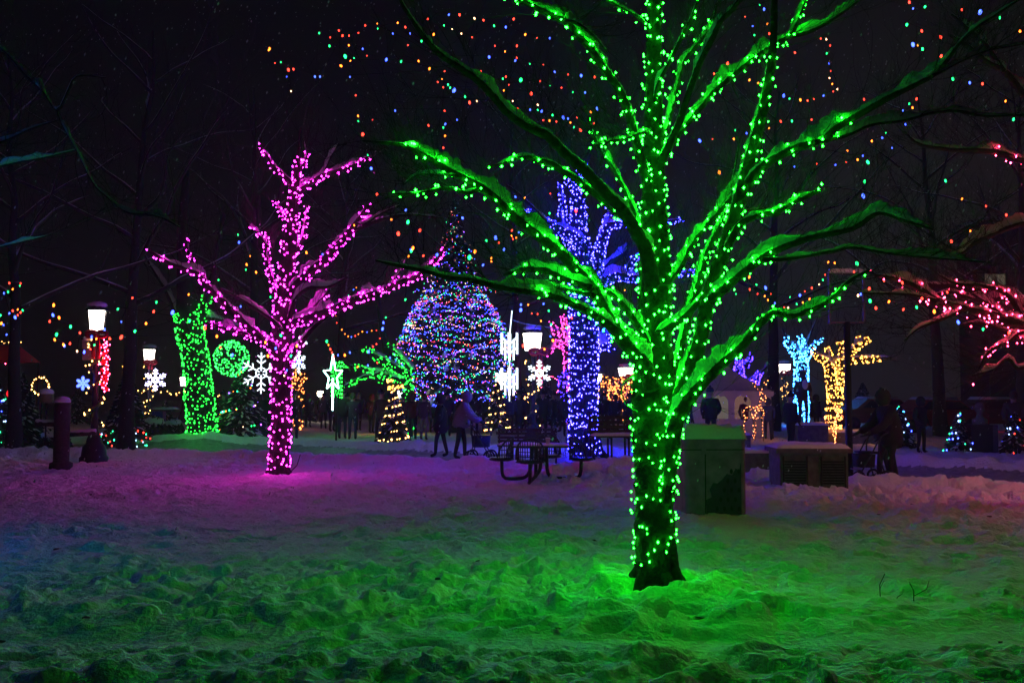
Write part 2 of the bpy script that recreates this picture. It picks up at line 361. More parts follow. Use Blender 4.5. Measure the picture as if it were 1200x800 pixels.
GL = [
 ([(778, 505, 13), (790, 478, 14), (804, 448, 13), (820, 400, 12), (831, 345, 12), (850, 290, 12), (864, 243, 11), (877, 196, 10), (889, 150, 9), (897, 117, 8), (905, 67, 7), (907, 29, 6), (908, -20, 5), (912, -120, 3)], -.1, -1.0, .75),
 ([(776, 480, 9), (788, 450, 9), (798, 404, 8), (806, 370, 8), (817, 335, 8), (825, 304, 7), (838, 275, 6), (850, 250, 5), (858, 215, 3), (866, 170, 1.5)], .05, .5, .8),
 ([(770, 392, 7), (783, 384, 7), (803, 370, 6), (822, 350, 6), (830, 338, 5)], -.15, -.3, .6),
 ([(770, 352, 9), (783, 330, 7), (795, 315, 7), (811, 284, 6.5), (831, 260, 6), (850, 238, 5), (864, 221, 5), (877, 207, 4), (894, 196, 3), (915, 178, 1.5)], -.1, .5, .9),
 ([(779, 590, 8), (787, 540, 12), (790, 505, 13), (800, 480, 12), (812, 462, 11), (826, 446, 10), (848, 424, 9), (864, 410, 8), (878, 396, 7), (890, 380, 6), (907, 367, 6), (928, 370, 5), (953, 362, 5), (975, 350, 4), (997, 328, 3), (1020, 316, 2)], -.15, -1.1, .96),
 ([(833, 352, 9), (850, 337, 8), (881, 312, 7), (906, 295, 7), (944, 280, 6), (990, 270, 5), (1006, 264, 5), (1025, 251, 4), (1037, 250, 3.5), (1062, 259, 3), (1094, 269, 1.5)], -.5, -1.5, .4),
 ([(893, 304, 4), (915, 304, 3.5), (944, 300, 3), (975, 294, 3), (1000, 290, 3), (1044, 297, 2.5), (1094, 302, 2), (1131, 305, 1.5), (1162, 308, 1)], -.9, -.4, 0),
 ([(850, 296, 7), (858, 279, 6), (869, 262, 6), (887, 253, 5.5), (912, 247, 5), (931, 237, 4), (959, 224, 3)], -.55, -.9, 1),
 ([(860, 262, 3), (872, 248, 2.5), (899, 244, 2)], -.5, .3, 0),
 ([(873, 222, 9), (884, 205, 8), (902, 189, 7.5), (929, 175, 7), (964, 163, 7), (981, 149, 6.5), (1002, 137, 6), (1037, 117, 6), (1069, 101, 5), (1098, 85, 4), (1124, 52, 3), (1145, 32, 2.5), (1171, 15, 2), (1210, -10, 1.5)], -.7, -2.0, .4),
 ([(955, 167, 5), (975, 163, 4), (996, 157, 3.5), (1022, 146, 3), (1060, 141, 3), (1089, 133, 3), (1121, 130, 3), (1156, 136, 2.5), (1210, 134, 1.5)], -1.1, -.4, 0),
 ([(1092, 89, 3), (1104, 84, 2.5), (1124, 73, 2), (1156, 60, 2), (1210, 50, 1)], -1.7, -1.2, 0),
 ([(770, 200, 7), (785, 170, 7), (800, 150, 6.5), (817, 130, 6.5), (837, 107, 6), (862, 85, 6), (882, 70, 6), (900, 57, 6), (926, 41, 5), (937, 17, 4), (948, -10, 3), (970, -60, 1.5)], 0, .7, .9),
 ([(924, 43, 4), (946, 38, 4), (967, 28, 3.5), (987, 15, 3), (1010, -2, 2), (1060, -40, 1)], .6, .9, 0),
 ([(775, 190, 7), (785, 168, 6), (795, 147, 6), (807, 110, 5.5), (820, 75, 5), (835, 45, 5), (845, 25, 4.5), (862, 7, 4), (885, -30, 2)], -.1, -.9, 0),
 ([(770, 175, 6), (780, 150, 6), (787, 125, 5.5), (795, 92, 5), (800, 72, 5), (812, 58, 4), (825, 42, 4), (834, 28, 3), (840, 5, 2)], .1, .8, .9),
 ([(767, 120, 4), (772, 97, 3), (785, 72, 3), (800, 42, 3), (812, 18, 2.5), (820, -5, 2)], -.1, -.4, 1),
 ([(766, 45, 3), (755, 27, 2.5), (740, 16, 2), (710, 0, 2), (680, -15, 1)], 0, -.5, 1),
 ([(760, 225, 8), (752, 190, 8), (740, 147, 7), (732, 120, 7), (722, 100, 6.5), (707, 80, 6.5), (692, 57, 6), (675, 40, 6), (665, 27, 6), (650, 20, 6), (625, 8, 5), (598, -5, 4), (560, -25, 2)], -.1, -1.2, 1),
 ([(661, 24, 4), (675, 27, 3.5), (695, 42, 2.5), (712, 62, 1)], -.9, -.7, 0),
 ([(765, 335, 14), (757, 295, 12), (746, 273, 11), (729, 246, 10), (710, 227, 9.5), (685, 200, 9), (660, 178, 8), (642, 160, 8), (615, 147, 7), (592, 130, 6.5), (577, 112, 6), (560, 95, 6), (540, 80, 5.5), (517, 65, 5), (497, 44, 4), (480, 19, 3), (469, 0, 2.5), (455, -40, 1.5)], -.2, -2.0, .0),
 ([(764, 455, 14), (755, 427, 13), (741, 413, 12), (721, 386, 11), (704, 356, 10), (691, 334, 10), (674, 315, 9), (655, 295, 9), (627, 273, 8), (600, 252, 8), (580, 232, 7.5), (560, 217, 7), (540, 207, 6.5), (522, 197, 6), (497, 182, 5), (477, 172, 4), (455, 168, 3), (425, 165, 1.5)], -.2, -1.7, .93),
 ([(694, 338, 7), (682, 333, 6.5), (663, 326, 6), (641, 317, 6), (616, 315, 6), (604, 318, 4), (590, 322, 2)], -.8, -.5, .95),
 ([(722, 388, 8), (708, 377, 7.5), (693, 367, 7), (671, 356, 6.5), (640, 345, 6), (610, 340, 5.5), (585, 336, 5), (552, 328, 5), (522, 324, 4), (497, 317, 4), (465, 311, 3), (440, 305, 1.5)], -.6, -1.9, .4),
 ([(696, 346, 5), (682, 343, 4), (660, 338, 4), (630, 334, 3.5), (600, 337, 2.5)], -.8, -.2, 1),
 ([(762, 412, 6), (751, 388, 6), (739, 370, 5.5), (728, 355, 5), (714, 343, 5), (700, 337, 4), (694, 335, 4)], -.15, -.65, .9),
 ([(766, 425, 7), (755, 403, 6.5), (737, 390, 5.5), (723, 378, 5), (712, 366, 4)], .05, -.4, .8),
 ([(735, 258, 6), (712, 240, 6), (700, 229, 6), (687, 220, 6), (673, 209, 6), (659, 201, 5.5), (647, 192, 5), (631, 188, 5), (614, 184, 4), (590, 191, 2), (572, 196, 1.5)], -.3, -.9, 1),
 ([(750, 272, 5), (745, 250, 5), (738, 234, 5), (731, 220, 4.5), (724, 205, 4), (717, 194, 4), (708, 182, 3), (697, 160, 2), (690, 140, 1)], 0, .5, .95),
 ([(766, 165, 4), (755, 155, 3.5), (735, 162, 3), (717, 165, 3), (697, 171, 2)], -.1, -.8, 1),
 ([(560, 222, 4), (547, 226, 3.5), (530, 221, 3), (512, 222, 2.5), (490, 226, 2), (460, 227, 1.5)], -1.3, -1.5, 1),
 ([(535, 206, 3), (515, 205, 2), (490, 205, 2), (472, 217, 1.2)], -1.4, -1.0, 0),
]
traced_tree(8.1, GT, GL, 'large bare snow-laden tree in the foreground wound in green lights', bulb='green', slabel='green mini lights wound round the big foreground tree',
            brad=.0076, gap=.062, pitch=.16, off=.02, twig=(16, .65, .003), bgap=.066, thin=.70, step=.025)
PT = [(326, 566, 17), (327, 545, 14), (328, 520, 13), (329, 480, 13), (330, 440, 13), (331, 400, 13), (333, 370, 14), (335, 340, 12), (337, 310, 11), (340, 280, 10), (343, 250, 8), (346, 222, 7), (348, 200, 5), (350, 185, 3), (352, 150, 1.5)]
PL = [
 ([(328, 420, 8), (318, 405, 7), (307, 397, 7), (285, 378, 6), (263, 356, 5.5), (244, 337, 5), (232, 321, 4), (216, 315, 3.5), (194, 306, 3), (176, 294, 1.5)], -.1, -1.6, 1),
 ([(234, 323, 3), (227, 309, 2.5), (221, 297, 2), (219, 283, 1.5)], -1.1, -1.0, 1),
 ([(322, 412, 6), (308, 400, 5), (285, 391, 4), (262, 384, 4), (240, 378, 2)], 0, .7, 1),
 ([(331, 388, 4), (319, 375, 3), (291, 356, 2.5), (257, 337, 1.5)], -.2, -.9, 0),
 ([(333, 372, 6), (326, 353, 5), (321, 334, 4.5), (315, 312, 4), (312, 291, 3.5), (313, 272, 2)], 0, .6, 1),
 ([(314, 290, 3), (304, 275, 2), (290, 262, 1.5)], .4, .7, .9),
 ([(346, 230, 5), (340, 214, 4), (335, 209, 3.5), (322, 197, 3), (313, 184, 2.5), (304, 171, 1.5)], 0, -.5, 1),
 ([(344, 235, 5), (354, 222, 4), (372, 209, 3.5), (385, 203, 3.5), (404, 198, 3), (419, 192, 2.5), (432, 184, 1.5)], 0, -.9, 1),
 ([(366, 214, 3), (379, 200, 2.5), (387, 184, 2), (397, 168, 1.2)], -.3, .2, .3),
 ([(337, 348, 8), (347, 334, 7), (363, 319, 6.5), (379, 306, 6), (391, 292, 5.5), (407, 275, 5), (419, 259, 4), (432, 241, 2)], -.1, -1.0, 1),
 ([(385, 298, 4), (400, 282, 3), (420, 268, 3), (455, 255, 2.5), (485, 252, 2), (520, 256, 1.2)], -.5, -1.4, 0),
 ([(335, 388, 8), (344, 378, 7), (363, 372, 7), (391, 362, 6.5), (419, 350, 6), (444, 342, 5), (475, 329, 4.5), (495, 320, 4), (510, 306, 3), (527, 285, 2)], -.1, -1.8, .97),
 ([(340, 380, 5), (360, 366, 4), (376, 350, 3.5), (386, 340, 2)], .1, .7, 1),
 ([(334, 430, 6), (343, 415, 5), (356, 398, 4), (369, 382, 3), (385, 370, 1.5)], -.1, -.6, .5),
 ([(337, 380, 4), (347, 350, 3), (363, 337, 3), (385, 336, 2.5), (407, 325, 1.5)], -.2, -1., 0),
 ([(340, 300, 5), (352, 285, 4), (357, 262, 3), (360, 240, 2)], .1, .5, 1),
 ([(418, 262, 2), (428, 262, 2), (447, 250, 1.5), (470, 240, 1)], -.9, -1.2, 0),
 ([(440, 344, 3), (455, 335, 2.5), (468, 318, 2), (478, 300, 1.5)], -1.2, -.6, .8),
 ([(345, 262, 5), (330, 250, 3), (322, 235, 2)], .1, .7, 1),
 ([(350, 200, 4), (358, 185, 3), (356, 165, 1.5)], 0, .3, .6),
]
traced_tree(19.2, [(a, b, c*.86) for a, b, c in PT], PL, 'bare snowy tree wound in magenta lights left of centre', bulb='pink', slabel='magenta mini lights wound round the tree left of centre',
            brad=.0115, gap=.088, pitch=.17, off=.026, twig=(7, 1.0, .006), snow_scale=1.5, step=.05, thin=.78, trunk_lights=.93)
BT = [(686, 547, 24), (685, 530, 19), (684, 500, 16), (684, 440, 16), (684, 400, 16), (684, 370, 16), (683, 340, 15), (682, 310, 14), (680, 290, 12), (678, 270, 9), (678, 245, 8), (675, 225, 5), (679, 200, 3.5), (690, 182, 3), (700, 130, 1.5)]
BL = [
 ([(680, 300, 8), (668, 285, 6), (661, 273, 5), (659, 255, 5), (659, 236, 3), (656, 215, 1.5)], 0, .6, 1),
 ([(682, 290, 8), (672, 277, 7), (658, 271, 7), (640, 262, 6), (623, 253, 5), (609, 248, 4), (598, 242, 2)], -.2, -1.6, 1),
 ([(686, 325, 8), (698, 313, 7), (703, 292, 6.5), (707, 278, 6), (714, 264, 5), (726, 262, 4), (740, 262, 3), (765, 262, 3), (800, 258, 2)], 0, -1.2, 1),
 ([(706, 280, 5), (710, 262, 4), (714, 245, 3), (712, 225, 2)], -.4, .4, 1),
 ([(690, 338, 7), (702, 331, 6), (714, 327, 6), (725, 323, 6), (739, 325, 5), (765, 325, 4), (790, 322, 3), (820, 318, 2)], -.1, -1.4, 1),
 ([(686, 330, 7), (707, 314, 6), (719, 305, 5), (730, 298, 4), (736, 285, 3)], 0, .9, .4),
 ([(732, 325, 4), (741, 306, 4), (750, 298, 3), (765, 288, 2)], -.4, -.2, 1),
 ([(679, 230, 4), (672, 217, 3), (664, 212, 2)], 0, -.6, 1),
 ([(640, 262, 4), (625, 245, 3), (605, 226, 2.5), (590, 215, 1.5)], -1.1, -1.6, .0),
 ([(690, 410, 6), (700, 400, 6), (712, 392, 4), (722, 388, 2)], .1, .9, 1), ([(695, 410, 5), (708, 404, 5), (716, 408, 3)], .2, .6, 1),
 ([(672, 545, 9), (660, 541, 7), (652, 546, 4)], -.1, -.5, 1),
]
traced_tree(25.7, BT, BL, 'bare tree with a thick trunk wound in deep blue lights behind the picnic table', bulb='blue', slabel='deep blue mini lights covering the thick trunk behind the picnic table',
            brad=.0125, gap=.105, pitch=.12, off=.03, twig=(9, 1.3, .007), snow_scale=2.2, step=.08, thin=.9, trunk_lights=.86)
# ---- red-lit tree standing just right of the frame, its limbs reach in
RT = [(1330, 640, 26), (1325, 560, 20), (1320, 450, 19), (1315, 380, 17), (1308, 300, 14), (1300, 200, 10), (1290, 100, 7), (1280, -20, 4)]
RL = [
 ([(1312, 400, 9), (1260, 392, 7), (1200, 381, 6), (1162, 369, 5.5), (1131, 362, 5), (1100, 353, 4.5), (1075, 337, 4), (1053, 328, 3), (1025, 322, 1.5)], 0, -2, .96),
 ([(1312, 380, 9), (1260, 368, 6), (1200, 356, 5), (1162, 344, 4.5), (1131, 337, 4), (1094, 334, 3), (1060, 330, 1.5)], 0, .8, .6),
 ([(1260, 391, 4), (1200, 389, 3), (1181, 400, 3), (1159, 412, 2.5), (1147, 431, 1.5)], -.6, -.9, 1),
 ([(1312, 290, 8), (1250, 270, 5), (1200, 262, 4), (1162, 275, 3.5), (1141, 284, 3), (1125, 297, 2.5), (1100, 297, 2), (1078, 287, 1)], 0, -1.6, 0),
 ([(1305, 240, 8), (1250, 205, 5), (1200, 189, 4), (1165, 178, 4), (1133, 176, 3.5), (1112, 175, 3), (1077, 169, 2), (1060, 154, 1)], 0, -1.8, .6),
 ([(1303, 190, 8), (1240, 140, 5), (1200, 110, 4.5), (1177, 84, 4), (1156, 73, 3.5), (1130, 52, 3), (1112, 41, 1.5)], 0, -1.2, 0),
 ([(1177, 84, 3), (1156, 55, 3), (1136, 35, 2.5), (1115, 17, 1.5)], -.9, -.6, 0),
 ([(1200, 379, 4), (1180, 345, 3), (1150, 335, 2.5), (1120, 332, 2), (1100, 322, 1)], -.6, -1.2, .7),
 ([(1260, 380, 4), (1200, 430, 2.5), (1181, 420, 2.5), (1165, 432, 2), (1140, 440, 1)], -.5, -.9, 0),
 ([(1262, 385, 5), (1220, 372, 4), (1185, 352, 3), (1165, 350, 3), (1140, 350, 2.5), (1115, 342, 2), (1085, 348, 1)], -.4, .3, 1), ([(1262, 392, 5), (1225, 400, 4), (1195, 396, 3), (1170, 384, 2.5), (1150, 378, 2), (1128, 380, 1)], -.2, .6, 1), ([(1200, 382, 3), (1178, 372, 3), (1160, 356, 2), (1140, 345, 1)], -.8, -.3, 1),
 ([(1131, 362, 3), (1100, 375, 2.5), (1075, 385, 2), (1060, 399, 1)], -1.3, -1.6, 0), ([(1100, 353, 3), (1065, 345, 2), (1005, 343, 1)], -1.6, -2.2, .25),
]
traced_tree(15, RT, RL, 'bare snowy tree at the right edge with red lights along its drooping limbs', bulb='red', slabel='red mini lights along the limbs at the right edge',
            brad=.0115, gap=.095, pitch=.3, off=.035, twig=(14, 1.0, .005), snow_scale=1.4, step=.06)
# ---- tree left of the frame in azure lights
AT = [(-175, 700, 34), (-170, 600, 24), (-165, 400, 20), (-160, 250, 17), (-150, 100, 12), (-140, 0, 8), (-130, -120, 4)]
AL = [
 ([(-152, 120, 8), (-80, 60, 5), (-30, 45, 4), (0, 56, 4), (30, 88, 4), (49, 106, 4), (67, 129, 3.5), (79, 109, 3), (90, 90, 2), (124, 91, 1)], 0, -1.5, .44),
 ([(67, 129, 3), (71, 142, 3), (90, 176, 2.5), (109, 214, 2.8), (127, 232, 2.6), (150, 249, 3), (184, 253, 3), (210, 266, 1.5)], -1.1, -1.9, 0),
 ([(-158, 230, 8), (-80, 190, 5), (0, 167, 3), (37, 151, 2.5), (67, 141, 1.5)], 0, -1.4, .3),
 ([(-160, 260, 8), (-60, 215, 4), (0, 195, 3), (56, 184, 2.5), (92, 175, 1.5)], 0, .5, 0),
 ([(-166, 420, 9), (-100, 330, 6), (-40, 300, 4), (20, 285, 2), (60, 275, 1)], 0, .9, .3),
]
traced_tree(9.5, AT, AL, 'bare tree at the left edge whose snowy limbs catch azure light', bulb='cyan_near', slabel='azure mini lights wound round the trunk at the left edge',
            brad=.009, gap=.13, pitch=.25, off=.02, twig=(5, .8, .004), trunk_lights=True, step=.05, thin=.5, snow=.9)
# ---- farther wrapped trees
far = dict(parts=False, twig=(3, 1.2, .012), wire=False, step=.14, snow_scale=3)
traced_tree(34, [(238, 526, 21), (237, 515, 18), (236, 490, 16), (233, 460, 15.5), (229, 420, 14), (223, 390, 15), (221, 372, 15), (216, 330, 9), (214, 280, 7), (218, 200, 4)],
 [([(226, 385, 9), (236, 370, 7), (240, 355, 5), (250, 320, 3), (262, 250, 2)], 0, -1, .3), ([(222, 380, 7), (210, 372, 5), (195, 340, 3), (170, 300, 1.5)], 0, .8, .15), ([(236, 372, 4), (262, 376, 3), (290, 388, 1.5)], 0, -.6, 0)],
 'thick leaning trunk covered in green lights on the left', bulb='green_far', slabel='dense green mini lights on the thick leaning left trunk', brad=.02, gap=.14, pitch=.15, off=.04, trunk_lights=.5, **far)
traced_tree(34, [(975, 524, 9), (976, 500, 8.5), (977, 480, 8), (979, 465, 8), (977, 450, 6)],
 [([(977, 470, 6), (974, 445, 5.5), (972, 430, 5), (966, 422, 4), (957, 417, 3), (953, 411, 1.5)], 0, -.5, 1), ([(973, 428, 4), (971, 415, 3.5), (969, 407, 2)], 0, .3, 1),
  ([(979, 468, 6), (983, 445, 5.5), (986, 428, 5), (988, 415, 4), (985, 402, 3)], 0, .4, 1), ([(986, 428, 5), (995, 422, 4), (1010, 421, 3.5), (1030, 420, 2.5), (1045, 419, 1)], 0, -.8, .8),
  ([(986, 424, 4), (997, 412, 4), (1008, 403, 3.5), (1018, 398, 2)], 0, .2, 1), ([(1003, 407, 3), (1006, 399, 2), (1008, 392, 1)], 0, .5, .8), ([(974, 428, 3.5), (982, 424, 3), (988, 420, 3)], 0, 0, 1)],
 'spreading forked tree wound in golden lights right of centre', bulb='gold', slabel='golden lights covering the forked tree behind the black pole', brad=.019, gap=.085, pitch=.12, off=.03, **far)
traced_tree(55, [(939, 512, 6), (939, 480, 7), (939, 455, 7.5), (939, 430, 7), (938, 415, 6)],
 [([(938, 425, 5), (930, 410, 4), (923, 402, 3), (922, 396, 1.5)], 0, -.5, 1), ([(938, 425, 5), (941, 408, 4), (938, 396, 2)], 0, .5, 1), ([(939, 425, 5), (949, 410, 3.5), (956, 402, 2), (962, 399, 1)], 0, -.3, 1),
  ([(939, 440, 5), (934, 465, 3), (932, 490, 2)], -.5, -.8, 1), ([(941, 440, 5), (945, 470, 2.5), (945, 500, 2)], -.5, -.6, 1), ([(922, 398, 2), (917, 385, 1)], -.5, -.5, 0), ([(945, 406, 2), (951, 388, 1.2), (958, 372, .7)], .2, .5, 0)],
 'tree with stubby upturned limbs wound in icy blue lights', bulb='cyan', slabel='icy blue lights on the stubby tree behind the statue', brad=.03, gap=.12, pitch=.16, off=.05, **far)
traced_tree(50, [(868, 524, 5), (868, 490, 5), (868, 470, 6), (867, 460, 5)],
 [([(869, 472, 5), (862, 462, 4.5), (852, 452, 4), (842, 442, 3.5), (830, 434, 2)], 0, -.4, 1), ([(868, 468, 6), (868, 450, 6), (866, 436, 5), (866, 424, 3)], 0, .3, 1), ([(869, 470, 5), (876, 458, 4.5), (884, 448, 4), (890, 438, 2.5)], 0, -.2, 1), ([(873, 430, 3), (878, 422, 2), (880, 417, 1.5)], .2, .2, 1),
  ([(890, 438, 1.5), (900, 428, 1), (910, 412, .6)], -.2, 0, 0)],
 'fan-shaped tree wound in violet lights behind the white tent', bulb='purple', slabel='violet lights on the fan-shaped tree behind the white tent', brad=.028, gap=.10, pitch=.13, off=.05, **far)
traced_tree(42, [(463, 512, 8), (463, 480, 8), (464, 462, 8), (462, 445, 7.5), (458, 425, 6), (450, 395, 4), (441, 340, 2)], [],
 'tree trunk wound in gold lights left of the great fir', bulb='gold', slabel='gold lights wound tightly round the trunk left of the great fir', brad=.022, gap=.09, pitch=.13, off=.03, trunk_lights=.45, **far)
traced_tree(40.5, [(480, 508, 4), (480, 470, 4), (478, 440, 4)],
 [([(480, 440, 5), (464, 432, 4), (448, 422, 4), (430, 410, 2)], 0, -.5, 1), ([(480, 447, 4), (460, 442, 3), (440, 436, 3), (420, 430, 2), (406, 428, 1)], 0, .5, 1), ([(446, 437, 2), (425, 442, 2), (403, 453, 1)], .1, -.3, 1),
  ([(484, 436, 4), (470, 420, 3), (458, 405, 1.5)], 0, .5, 1), ([(450, 424, 2), (450, 434, 1), (447, 444, 1)], 0, 0, 1)],
 'small spreading tree with green lights along its bare limbs', bulb='green_far', slabel='green lights along the low limbs left of the great fir', brad=.02, gap=.10, pitch=.25, off=.05, **far)
traced_tree(60, [(668, 505, 4), (668, 470, 5), (667, 440, 5), (664, 410, 4), (656, 390, 3)],
 [([(664, 412, 4), (655, 398, 3), (648, 380, 2)], 0, 0, 1), ([(665, 405, 4), (664, 390, 3), (660, 372, 2)], 0, .5, 1), ([(660, 400, 3), (650, 405, 2), (642, 415, 1)], 0, -.5, 1)],
 'distant tree wound in rose lights behind the blue trunk', bulb='magenta', slabel='rose lights on the distant tree behind the blue trunk', brad=.03, gap=.17, pitch=.2, off=.06, **far)
traced_tree(58, [(660, 505, 4), (660, 470, 4), (659, 445, 4.5), (657, 438, 3)], [([(660, 450, 4), (662, 440, 3), (666, 436, 2)], 0, 0, 1)],
 'distant stump-like tree wound in violet-blue lights', bulb='purple', slabel='violet-blue lights on a short distant trunk', brad=.026, gap=.16, pitch=.2, off=.05, **far)
traced_tree(60, [(727, 505, 3), (727, 480, 3), (727, 465, 3), (726, 450, 2)],
 [([(727, 480, 3), (720, 470, 2), (712, 458, 2), (708, 445, 1)], 0, 0, 1), ([(726, 472, 3), (718, 476, 2), (714, 466, 1)], 0, .3, 1), ([(727, 470, 2), (724, 455, 2), (728, 443, 1)], 0, .3, 1), ([(728, 475, 2), (736, 462, 2), (740, 450, 1)], 0, -.3, 1), ([(720, 470, 2), (716, 460, 2), (720, 448, 1)], 0, -.3, 1)],
 'low distant tree speckled with orange lights', bulb='orange', slabel='orange lights speckling the low distant tree', brad=.032, gap=.14, pitch=.35, off=.16, **far)
traced_tree(48, [(348, 508, 4), (348, 480, 4), (349, 455, 4), (350, 440, 3)], [([(349, 455, 3), (344, 445, 2), (340, 436, 1)], 0, 0, 1), ([(350, 450, 3), (356, 440, 2)], 0, 0, 1)],
 'slim distant tree wound in orange lights behind the magenta tree', bulb='orange', slabel='orange lights on the slim trunk behind the magenta tree', brad=.026, gap=.17, pitch=.22, off=.1, **far)
traced_tree(50, [(148, 505, 3), (148, 460, 3), (148, 435, 3), (148, 400, 3), (150, 330, 2)], [], 'slim dark tree with a gold-lit band between the left lamp posts', bulb='gold',
 slabel='gold lights on the slim trunk between the left lamp posts', brad=.024, gap=.12, pitch=.16, off=.03, trunk_lights=.45, **far)
# ------------------------------------------------------------------ dark trees of the park
def bare(px, D, hgt, r, label, lean=0, seed=1, snowy=.22, bark='dim_bark', fork=.35):
    random.seed(seed); x, y, g = ground_at(px, D); snowy *= .25
    root = thing('bare_tree', (x, y, g), label, 'tree', None); n = 9; k = np.linspace(0, 1, n)
    P = np.c_[x+lean*k**1.5+.25*(RNG.random(n)-.5)*k, y+.4*(RNG.random(n)-.5)*k, g-.1+hgt*k]; R = r*(1-.85*k)+r*.35*np.exp(-k*14)
    S = smooth_path(np.c_[P, R], .3); MB().tube(S[:, :3], S[:, 3], 9, noise=.15).build('trunk', M[bark], root)
    cr = MB(); sn = MB(); lm = MB()
    for q in range(15):
        i = int(len(S)*(fork+(.95-fork)*q/15)); p = S[i, :3]; a = q*2.4+random.random(); l = hgt*(.52-.3*q/15)*(.7+.5*random.random())
        d = np.array([math.cos(a), math.sin(a)*.9, .5+.5*q/15]); Q = [p]; m = 8
        for _ in range(m): d = d+(RNG.random(3)-.5)*.4; d /= np.linalg.norm(d); Q.append(Q[-1]+d*l/m)
        B = smooth_path(np.c_[np.array(Q), np.linspace(S[i, 3]*.5+.012, .012, m+1)], .25)
        lm.tube(B[:, :3], B[:, 3], 5)
        s = snow_on(B, 3, snowy); sn.add(*s)
        twigs(cr, B, 7, l*.45, .011, 2, .35)
    lm.build('branches', M[bark], root); sn.build('branch_snow', M['snow'], root); cr.build('crown', M['twig'], root, False)
    return root
bare(150, 30, 13, .22, 'tall dark bare tree behind the left lamp post', .6, 3)
bare(20, 27, 11, .18, 'dark bare tree at the far left beyond the wooden post', -.5, 5)
bare(398, 62, 17, .3, 'tall dark bare tree rising behind the magenta one', .5, 8)
bare(606, 62, 20, .3, 'tall dark bare tree right of the great fir carrying coloured bulbs', -.5, 13)
bare(905, 46, 16, .3, 'tall dark bare tree behind the lamp right of the tent', .5, 17)
bare(1100, 40, 14, .26, 'tall dark bare tree behind the parked cars', -.6, 21)
bare(1195, 32, 12, .2, 'dark bare tree at the right edge behind the small firs', .3, 25)
bare(300, 52, 18, .32, 'very tall dark bare tree far behind the hanging snowflake', -.4, 31)
random.seed(99)
def fir(px, D, top, label, dens=1., wid=.36, dark='needles', snowy=.18, base_clear=.12, name='fir_tree', prof=None):
    x, y, g = ground_at(px, D); H = at(px, top, D)[2]-g
    root = thing(name, (x, y, g), label, 'tree'); MB().tube([(x, y, g-.1), (x, y, g+H*.5), (x, y, g+H)], [H*.022+.02, H*.014+.01, .01], 7).build('trunk', M['bark'], root)
    f = MB(); sn = MB(); n = int(1100*dens); Q = []; SQ = []
    for i in range(n):
        k = random.random()**.8; k = base_clear+(1-base_clear)*k; a = random.random()*6.283; rr = (prof(k) if prof else wid*(1-k)**.85)*H*(.45+.55*random.random()**.5)+.02
        l = H*.05*(1.2-k)+.03; c = np.array([x+math.cos(a)*rr, y+math.sin(a)*rr, g+k*H-rr*.22]); d = np.array([math.cos(a), math.sin(a), -.35]); sd = np.array([-math.sin(a), math.cos(a), (random.random()-.5)*.8])
        w = l*.45; q = [c-d*l-sd*w, c-d*l+sd*w, c+d*l+sd*w*.4, c+d*l-sd*w*.4]
        if random.random() < snowy: SQ.append([p+np.array([0, 0, .02]) for p in q]+[p*.15+c*.85+np.array([0, 0, l*.45]) for p in q])
        else: Q.append(q+[p*.3+c*.7-np.array([0, 0, l*.5]) for p in q])
    for lst, mb in ((Q, f), (SQ, sn)):
        if lst:
            v = np.array(lst).reshape(-1, 3); F = []
            for i in range(len(lst)):
                b = 8*i; F += [(b, b+1, b+2, b+3)]+[(b+j, b+(j+1) % 4, b+4+(j+1) % 4, b+4+j) for j in range(4)]+[(b+4, b+5, b+6, b+7)]
            mb.add(v, F)
    f.build('crown', M[dark], root, False); sn.build('branch_snow', M['snow'], root, False)
    return root, (x, y, g, H)
def fir_lights(info, n, mats, label, r=.022, wid=.36, turns=7, k0=.06, group=None, prof=None, bias=None):
    x, y, g, H = info; st = thing('string_lights', (x, y, g+.3), label, 'string lights', group); mb = MB()
    for m in range(len(mats)):
        P = []
        for i in range(n//len(mats)):
            t = random.random(); k = k0+(1-k0)*t; a = t*turns*6.283+random.random()*.5-.25; rr = (prof(k) if prof else wid*(1-k)**.85)*H*1.02+.03
            P.append((x+math.cos(a)*rr, y+math.sin(a)*rr, g+k*H-rr*.2))
        mb.bulbs(P, r, m)
    tag(mb.build('bulbs', mats, st, False), kind='stuff'); return st
# the great fir
GP = [(0, .30), (.05, .255), (.12, .262), (.25, .262), (.36, .25), (.46, .215), (.54, .175), (.60, .125), (.66, .08), (.78, .05), (.9, .025), (1, .0)]
def gprof(k): return float(np.interp(k, [a for a, b in GP], [b for a, b in GP]))*.86
gf, gi = fir(532, 45, 234, 'great broad fir covered in multicoloured lights', 6.5, base_clear=.13, prof=gprof, snowy=.10)
x, y, g, H = gi; st = thing('string_lights', (x, y, g+.4), 'multicoloured lights swagged round the great fir', 'string lights'); mb = MB()
P5 = [[] for _ in SMALL]
for ring in range(36):
    k = .15+.84*(ring/35)**1.2; nb = max(5, int(300*gprof(k)/.22)) if k < .58 else int(80*(1.1-k)); ph = random.random()*6; sw = random.choice((5, 6, 7)); own = (0, 4, 2, 3, 0, 1, 2)[ring % 7]
    for j in range(nb):
        a = 6.283*j/nb; r = gprof(k)*H*(.92+.24*random.random())+.05; sag = .32*(math.cos(a*sw+ph)*.5-.5)*(1-k)*1.3
        c = own if random.random() < .5 else random.choice((0, 0, 0, 1, 2, 3, 3, 4))
        P5[c].append((x+math.cos(a)*r, y+math.sin(a)*r, g+k*H+sag+(random.random()-.5)*.12))
for _ in range(2200):
    k = .15+.47*random.random(); a = random.random()*6.283; r = gprof(k)*H*(.7+.5*random.random()); P5[random.choice((0, 0, 1, 2, 3, 4))].append((x+math.cos(a)*r, y+math.sin(a)*r, g+k*H))
